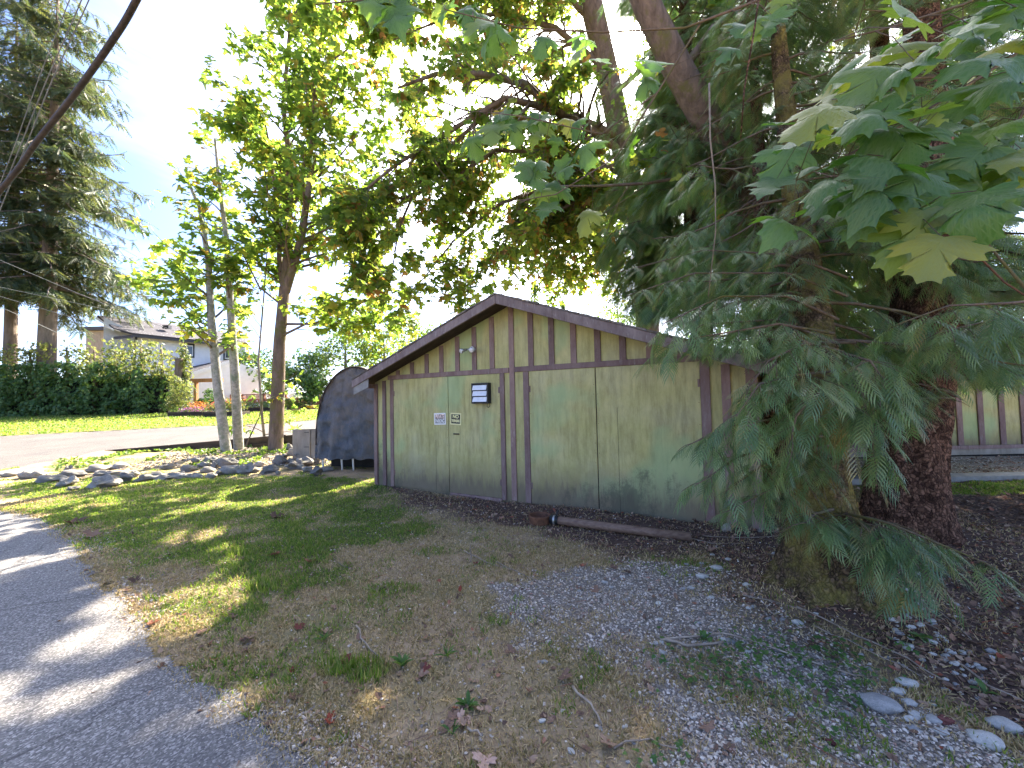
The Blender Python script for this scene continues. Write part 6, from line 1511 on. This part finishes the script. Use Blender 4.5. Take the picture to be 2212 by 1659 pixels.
# gravel
OC = np.array([(1, 0, 0), (-.9, .15, 0), (.1, 1, 0), (-.1, -1, 0), (.3, .2, .8), (-.35, -.1, .7), (0, 0, -.5)]) * .5
OF = np.array([(0, 2, 4), (2, 5, 4), (2, 1, 5), (1, 3, 5), (3, 4, 5), (3, 0, 4)])
X, Y = sample(260000, -9, 6, 1.15, 6.5, 1.35); tw_, gw_, mw_ = weights(X, Y); rd = poly_sd(X, Y, ROAD)
edge_ = np.exp(-((rd + .10) / .17) ** 2) * sstep(vn(X, Y, .5, 80), .35, .7) * (X < 0)
ok = ((np.maximum(gw_ * .95, edge_ * .95) + .05) * (.5 + .7 * vn(X, Y, .25, 81)) > rng.random(len(X))) & (rd < .16) & ~inshed(X, Y); X, Y = X[ok], Y[ok]
print('gravel', len(X))
s1 = .007 + .020 * rng.random(len(X)) ** 2.3 + .0016 * Y
lay('gravel', X, Y, OC, OF, None, 'gravel', 'loose grey and white gravel at lower right', 'gravel', lean=.4, z=.003, sz3=np.stack([s1, s1 * rng.uniform(.6, 1, len(X)), s1 * rng.uniform(.4, .8, len(X))], 1))
# litter
LT = np.array([(0, 0, 0), (.34, .3, .10), (.2, .8, .05), (0, 1, .16), (-.25, .75, .12), (-.36, .3, .02), (0, .45, -.02)]); LTF = np.array([(0, 1, 6), (1, 2, 6), (2, 3, 6), (3, 4, 6), (4, 5, 6), (5, 0, 6)])
X, Y = sample(70000, -9, 9, 1.2, 8.5, 1.1); tw_, gw_, mw_ = weights(X, Y); s_ = X * .871 - (Y - 6.4) * .491; dn = X * -.491 - (Y - 6.4) * .871
foot = np.exp(-((dn - .15) / .25) ** 2) * (s_ > -1.2) * (s_ < 3.8)
ok = (np.maximum(np.maximum(mw_ * .62, foot), .045) > rng.random(len(X))) & (poly_sd(X, Y, ROAD) < .0) & ~inshed(X, Y); X, Y = X[ok], Y[ok]
print('litter', len(X))
lay('leaf_litter', X, Y, LT, LTF, .018 + .035 * rng.random(len(X)) ** 1.6, 'litter', 'brown leaf litter under the cedars and along the shed', 'leaf litter', flat=True, lean=.35, z=.010)
ST = np.array([(-.02, 0, 0), (.02, 0, 0), (.015, 1, .03), (0, 0, .03), (0, 1, .04)]); SF = np.array([(0, 1, 2), (0, 2, 4), (0, 4, 3), (1, 3, 4)])
X, Y = sample(26000, -9, 9, 1.2, 8, 1.2); tw_, gw_, mw_ = weights(X, Y); ok = (np.maximum(mw_ * .7, .07) > rng.random(len(X))) & ~inshed(X, Y) & (poly_sd(X, Y, ROAD) < .3); X, Y = X[ok], Y[ok]
lay('twig_litter', X, Y, ST, SF, rng.uniform(.03, .14, len(X)), 'litter', 'fine twigs and needles strewn over the leaf mould', 'twig litter', flat=True, lean=.12, z=.012)
X, Y = sample(2600, -9, 2, 1.2, 9, 1.1); rd = poly_sd(X, Y, ROAD); ok = (np.abs(rd) < .45 * rng.random(len(X)) + .02); X, Y = X[ok], Y[ok]
lay('edge_litter', X, Y, LT, LTF, .015 + .03 * rng.random(len(X)), 'litter', 'brown leaf crumbs along the ragged road edge', 'leaf litter', flat=True, lean=.3, z=.016)
# rocks' own soil rubble between the border stones
X = rng.uniform(-10.5, -4.6, 3800); Y = rng.uniform(10.2, 13.4, 3800); ok = (Y < FRONT(X) - .15) & (Y > 10.3 + .25 * vn(X, Y, .5, 83)); X, Y = X[ok], Y[ok]
s1 = rng.uniform(.03, .13, len(X)) * .8; lay('rubble', X, Y, OC, OF, None, 'gravel', 'small broken stones filling between border rocks', 'gravel', lean=.5, z=.01, sz3=np.stack([s1, s1 * .8, s1 * .6], 1), rnd=rng.random(len(X)) * .6)
X = rng.uniform(-13, -4.6, 5200); Y = rng.uniform(10.2, 13.6, 5200); ok = (Y < FRONT(X)) & (vn(X, Y, .6, 84) > .62) & (X < -6.5); X, Y = X[ok], Y[ok]
lay('weed_cover', X, Y, LT, LTF, rng.uniform(.05, .12, len(X)), 'bush', 'low weeds growing between rocks and timber edging', 'weeds', flat=True, lean=.8, z=.06)
# grass edge of the far lawn, catching light
X = rng.uniform(-40, -9, 24000); Y = rng.uniform(18, 31, 24000) ; ok = poly_sd(X, Y, LWN) > .1; X, Y = X[ok], Y[ok]
n = len(X); pos = np.stack([X, Y, Dh(X, Y) + .01], 1); a = rng.uniform(0, 6.28, n); Za = np.tile([0, 0, 1.], (n, 1)) + rng.normal(size=(n, 3)) * .3; Xa = np.stack([np.cos(a), np.sin(a), a * 0], 1); Ya = np.cross(Za, Xa)
o = link('lawn_grass', scatter_mesh('lawn_grass', BL, BF, pos, Xa, Ya, Za, np.stack([np.full(n, .5), np.full(n, .09), rng.uniform(.04, .09, n)], 1), 'grass')); tag(o, 'bright sunlit mown grass of the far lawn', 'grass', kind='stuff')

# single weeds
def rosette(px, py, n, ln, wd, label, mat='weed', name='weed', upr=.5, group='weeds on the open ground'):
    p = G(px, py); e = empty(name, (p.x, p.y, gz(p.x, p.y))); tag(e, label, 'plant', group)
    base = np.array([(-.1, 0, 0), (.1, 0, 0), (.42, .45, .10), (-.42, .45, .10), (.36, .75, .04), (-.36, .75, .04), (0, 1.0, -.10), (0, .45, .02), (0, .75, -.02)])
    fc = np.array([(0, 1, 7), (1, 2, 7), (2, 4, 8), (2, 8, 7), (4, 6, 8), (6, 5, 8), (5, 3, 8), (3, 7, 8), (3, 0, 7)])
    me = npmesh('leaf', base * np.array([wd, 1, 1]), fc, mat, True)
    for i in range(n):
        a = 2 * math.pi * i / n + random.uniform(-.3, .3); link('leaf', me, e, (0, 0, .005), (random.uniform(.2, upr * 1.4), 0, a), ln * random.uniform(.6, 1.15))
rosette(1012, 1528, 9, .085, .35, 'broad-leaved green weed beside the pale fallen leaf', upr=.7)
rosette(978, 1590, 8, .07, .12, 'small narrow-leaved weed below the broad-leaved one', upr=.8)
rosette(868, 1440, 10, .10, .3, 'blue-green weed at right edge of the sunlit tuft', upr=.8)
rosette(965, 1415, 10, .09, .15, 'narrow-leaved weed in the dry middle ground', upr=.8)
rosette(700, 1380, 9, .09, .2, 'weed left of the sunlit tuft', upr=.8)
rosette(1520, 1385, 9, .06, .5, 'small round-leaved weed at gravel edge below the post', upr=.7)
rosette(2130, 1500, 6, .07, .5, 'lone green weed in dark mould near right edge', upr=.5)
rosette(1990, 1400, 7, .07, .5, 'round-leaved weed upper of two in the leaf mould', upr=.5)
# sunlit tuft
def tuft(px, py, n, r, h, label):
    p = G(px, py); e = empty('grass_tuft', (p.x, p.y, gz(p.x, p.y))); tag(e, label, 'grass tuft')
    a = rng.uniform(0, 6.28, n); q = r * np.sqrt(rng.random(n)); pos = np.stack([np.cos(a) * q, np.sin(a) * q * .7, a * 0], 1)
    Za = np.stack([np.cos(a) * .6 * q / r, np.sin(a) * .6 * q / r, np.ones(n)], 1) + rng.normal(size=(n, 3)) * .25; Xa = np.stack([-np.sin(a), np.cos(a), a * 0], 1); Ya = np.cross(Za, Xa)
    o = link('blades', scatter_mesh('blades', BL, BF, pos, Xa, Ya, Za, np.stack([np.full(n, .06), np.full(n, h), rng.uniform(.6, 1.1, n) * h], 1), 'grass'), e); o['kind'] = 'stuff'
tuft(790, 1452, 300, .15, .06, 'bright green grass tuft catching a sun patch'); tuft(575, 1270, 200, .16, .09, 'green grass tuft left on the lawn edge'); tuft(730, 1445, 160, .12, .07, 'dull green tuft below the sunlit one'); tuft(520, 1200, 160, .15, .08, 'small sunlit tuft in middle of lawn')
# ivy-like ground cover on the gravel
IV = []
for (cx, cy, sx, sy, n) in ((1560, 1440, 60, 26, 90), (1640, 1400, 60, 20, 70), (1790, 1460, 40, 40, 90), (1740, 1420, 50, 20, 70), (1850, 1490, 40, 34, 60), (1500, 1420, 60, 24, 60), (1820, 1590, 30, 30, 30), (1960, 1410, 50, 16, 30), (1620, 1470, 60, 24, 50), (1440, 1640, 50, 20, 20)):
    for i in range(n):
        p = G(cx + sx * rng.normal(), cy + sy * rng.normal()); IV.append((p.x, p.y))
IV = np.array(IV); n = len(IV)
lay('ground_ivy', IV[:, 0], IV[:, 1], LV_LO * np.array([1.2, 1, 1]), LF_LO, rng.uniform(.016, .034, n), 'weed', 'creeping green ivy spreading over gravel edge', 'ivy', flat=True, lean=.35, z=.03)
# gravel and litter in the yard before the right-hand building
X = rng.uniform(5.2, 13, 5200); Y = rng.uniform(7.45, 9.7, 5200); s1 = rng.uniform(.02, .045, len(X))
lay('yard_gravel', X, Y, OC, OF, None, 'gravel', 'gravel yard between the kerb and the right-hand green building', 'gravel', lean=.4, z=.003, sz3=np.stack([s1, s1 * .8, s1 * .5], 1))
X = rng.uniform(4.2, 13, 5000); Y = rng.uniform(4.6, 9.7, 5000); lay('yard_litter', X, Y, LT, LTF, rng.uniform(.03, .07, len(X)), 'litter', 'dead leaves strewn over the shaded ground behind the cedars', 'leaf litter', flat=True, lean=.3, z=.012)
for (o, lab, px, py, w_) in PW:
    tag(o, lab or '%s %s pebble %s' % ('thumb-sized' if w_ > 19 else 'small' if w_ > 13 else 'tiny', 'flat pale' if o.data is PM[5] or o.data is PM[6] else 'rounded pale', where(px, py)), 'stone', 'pale stones on the gravel')

for (o, lab, pts) in SW:
    k = (pts[1][0] - pts[0][0]); tag(o, lab or '%s thin twig %s' % ('short' if abs(k) < 45 else 'longer', where(*pts[1])), 'stick', 'sticks on the ground')
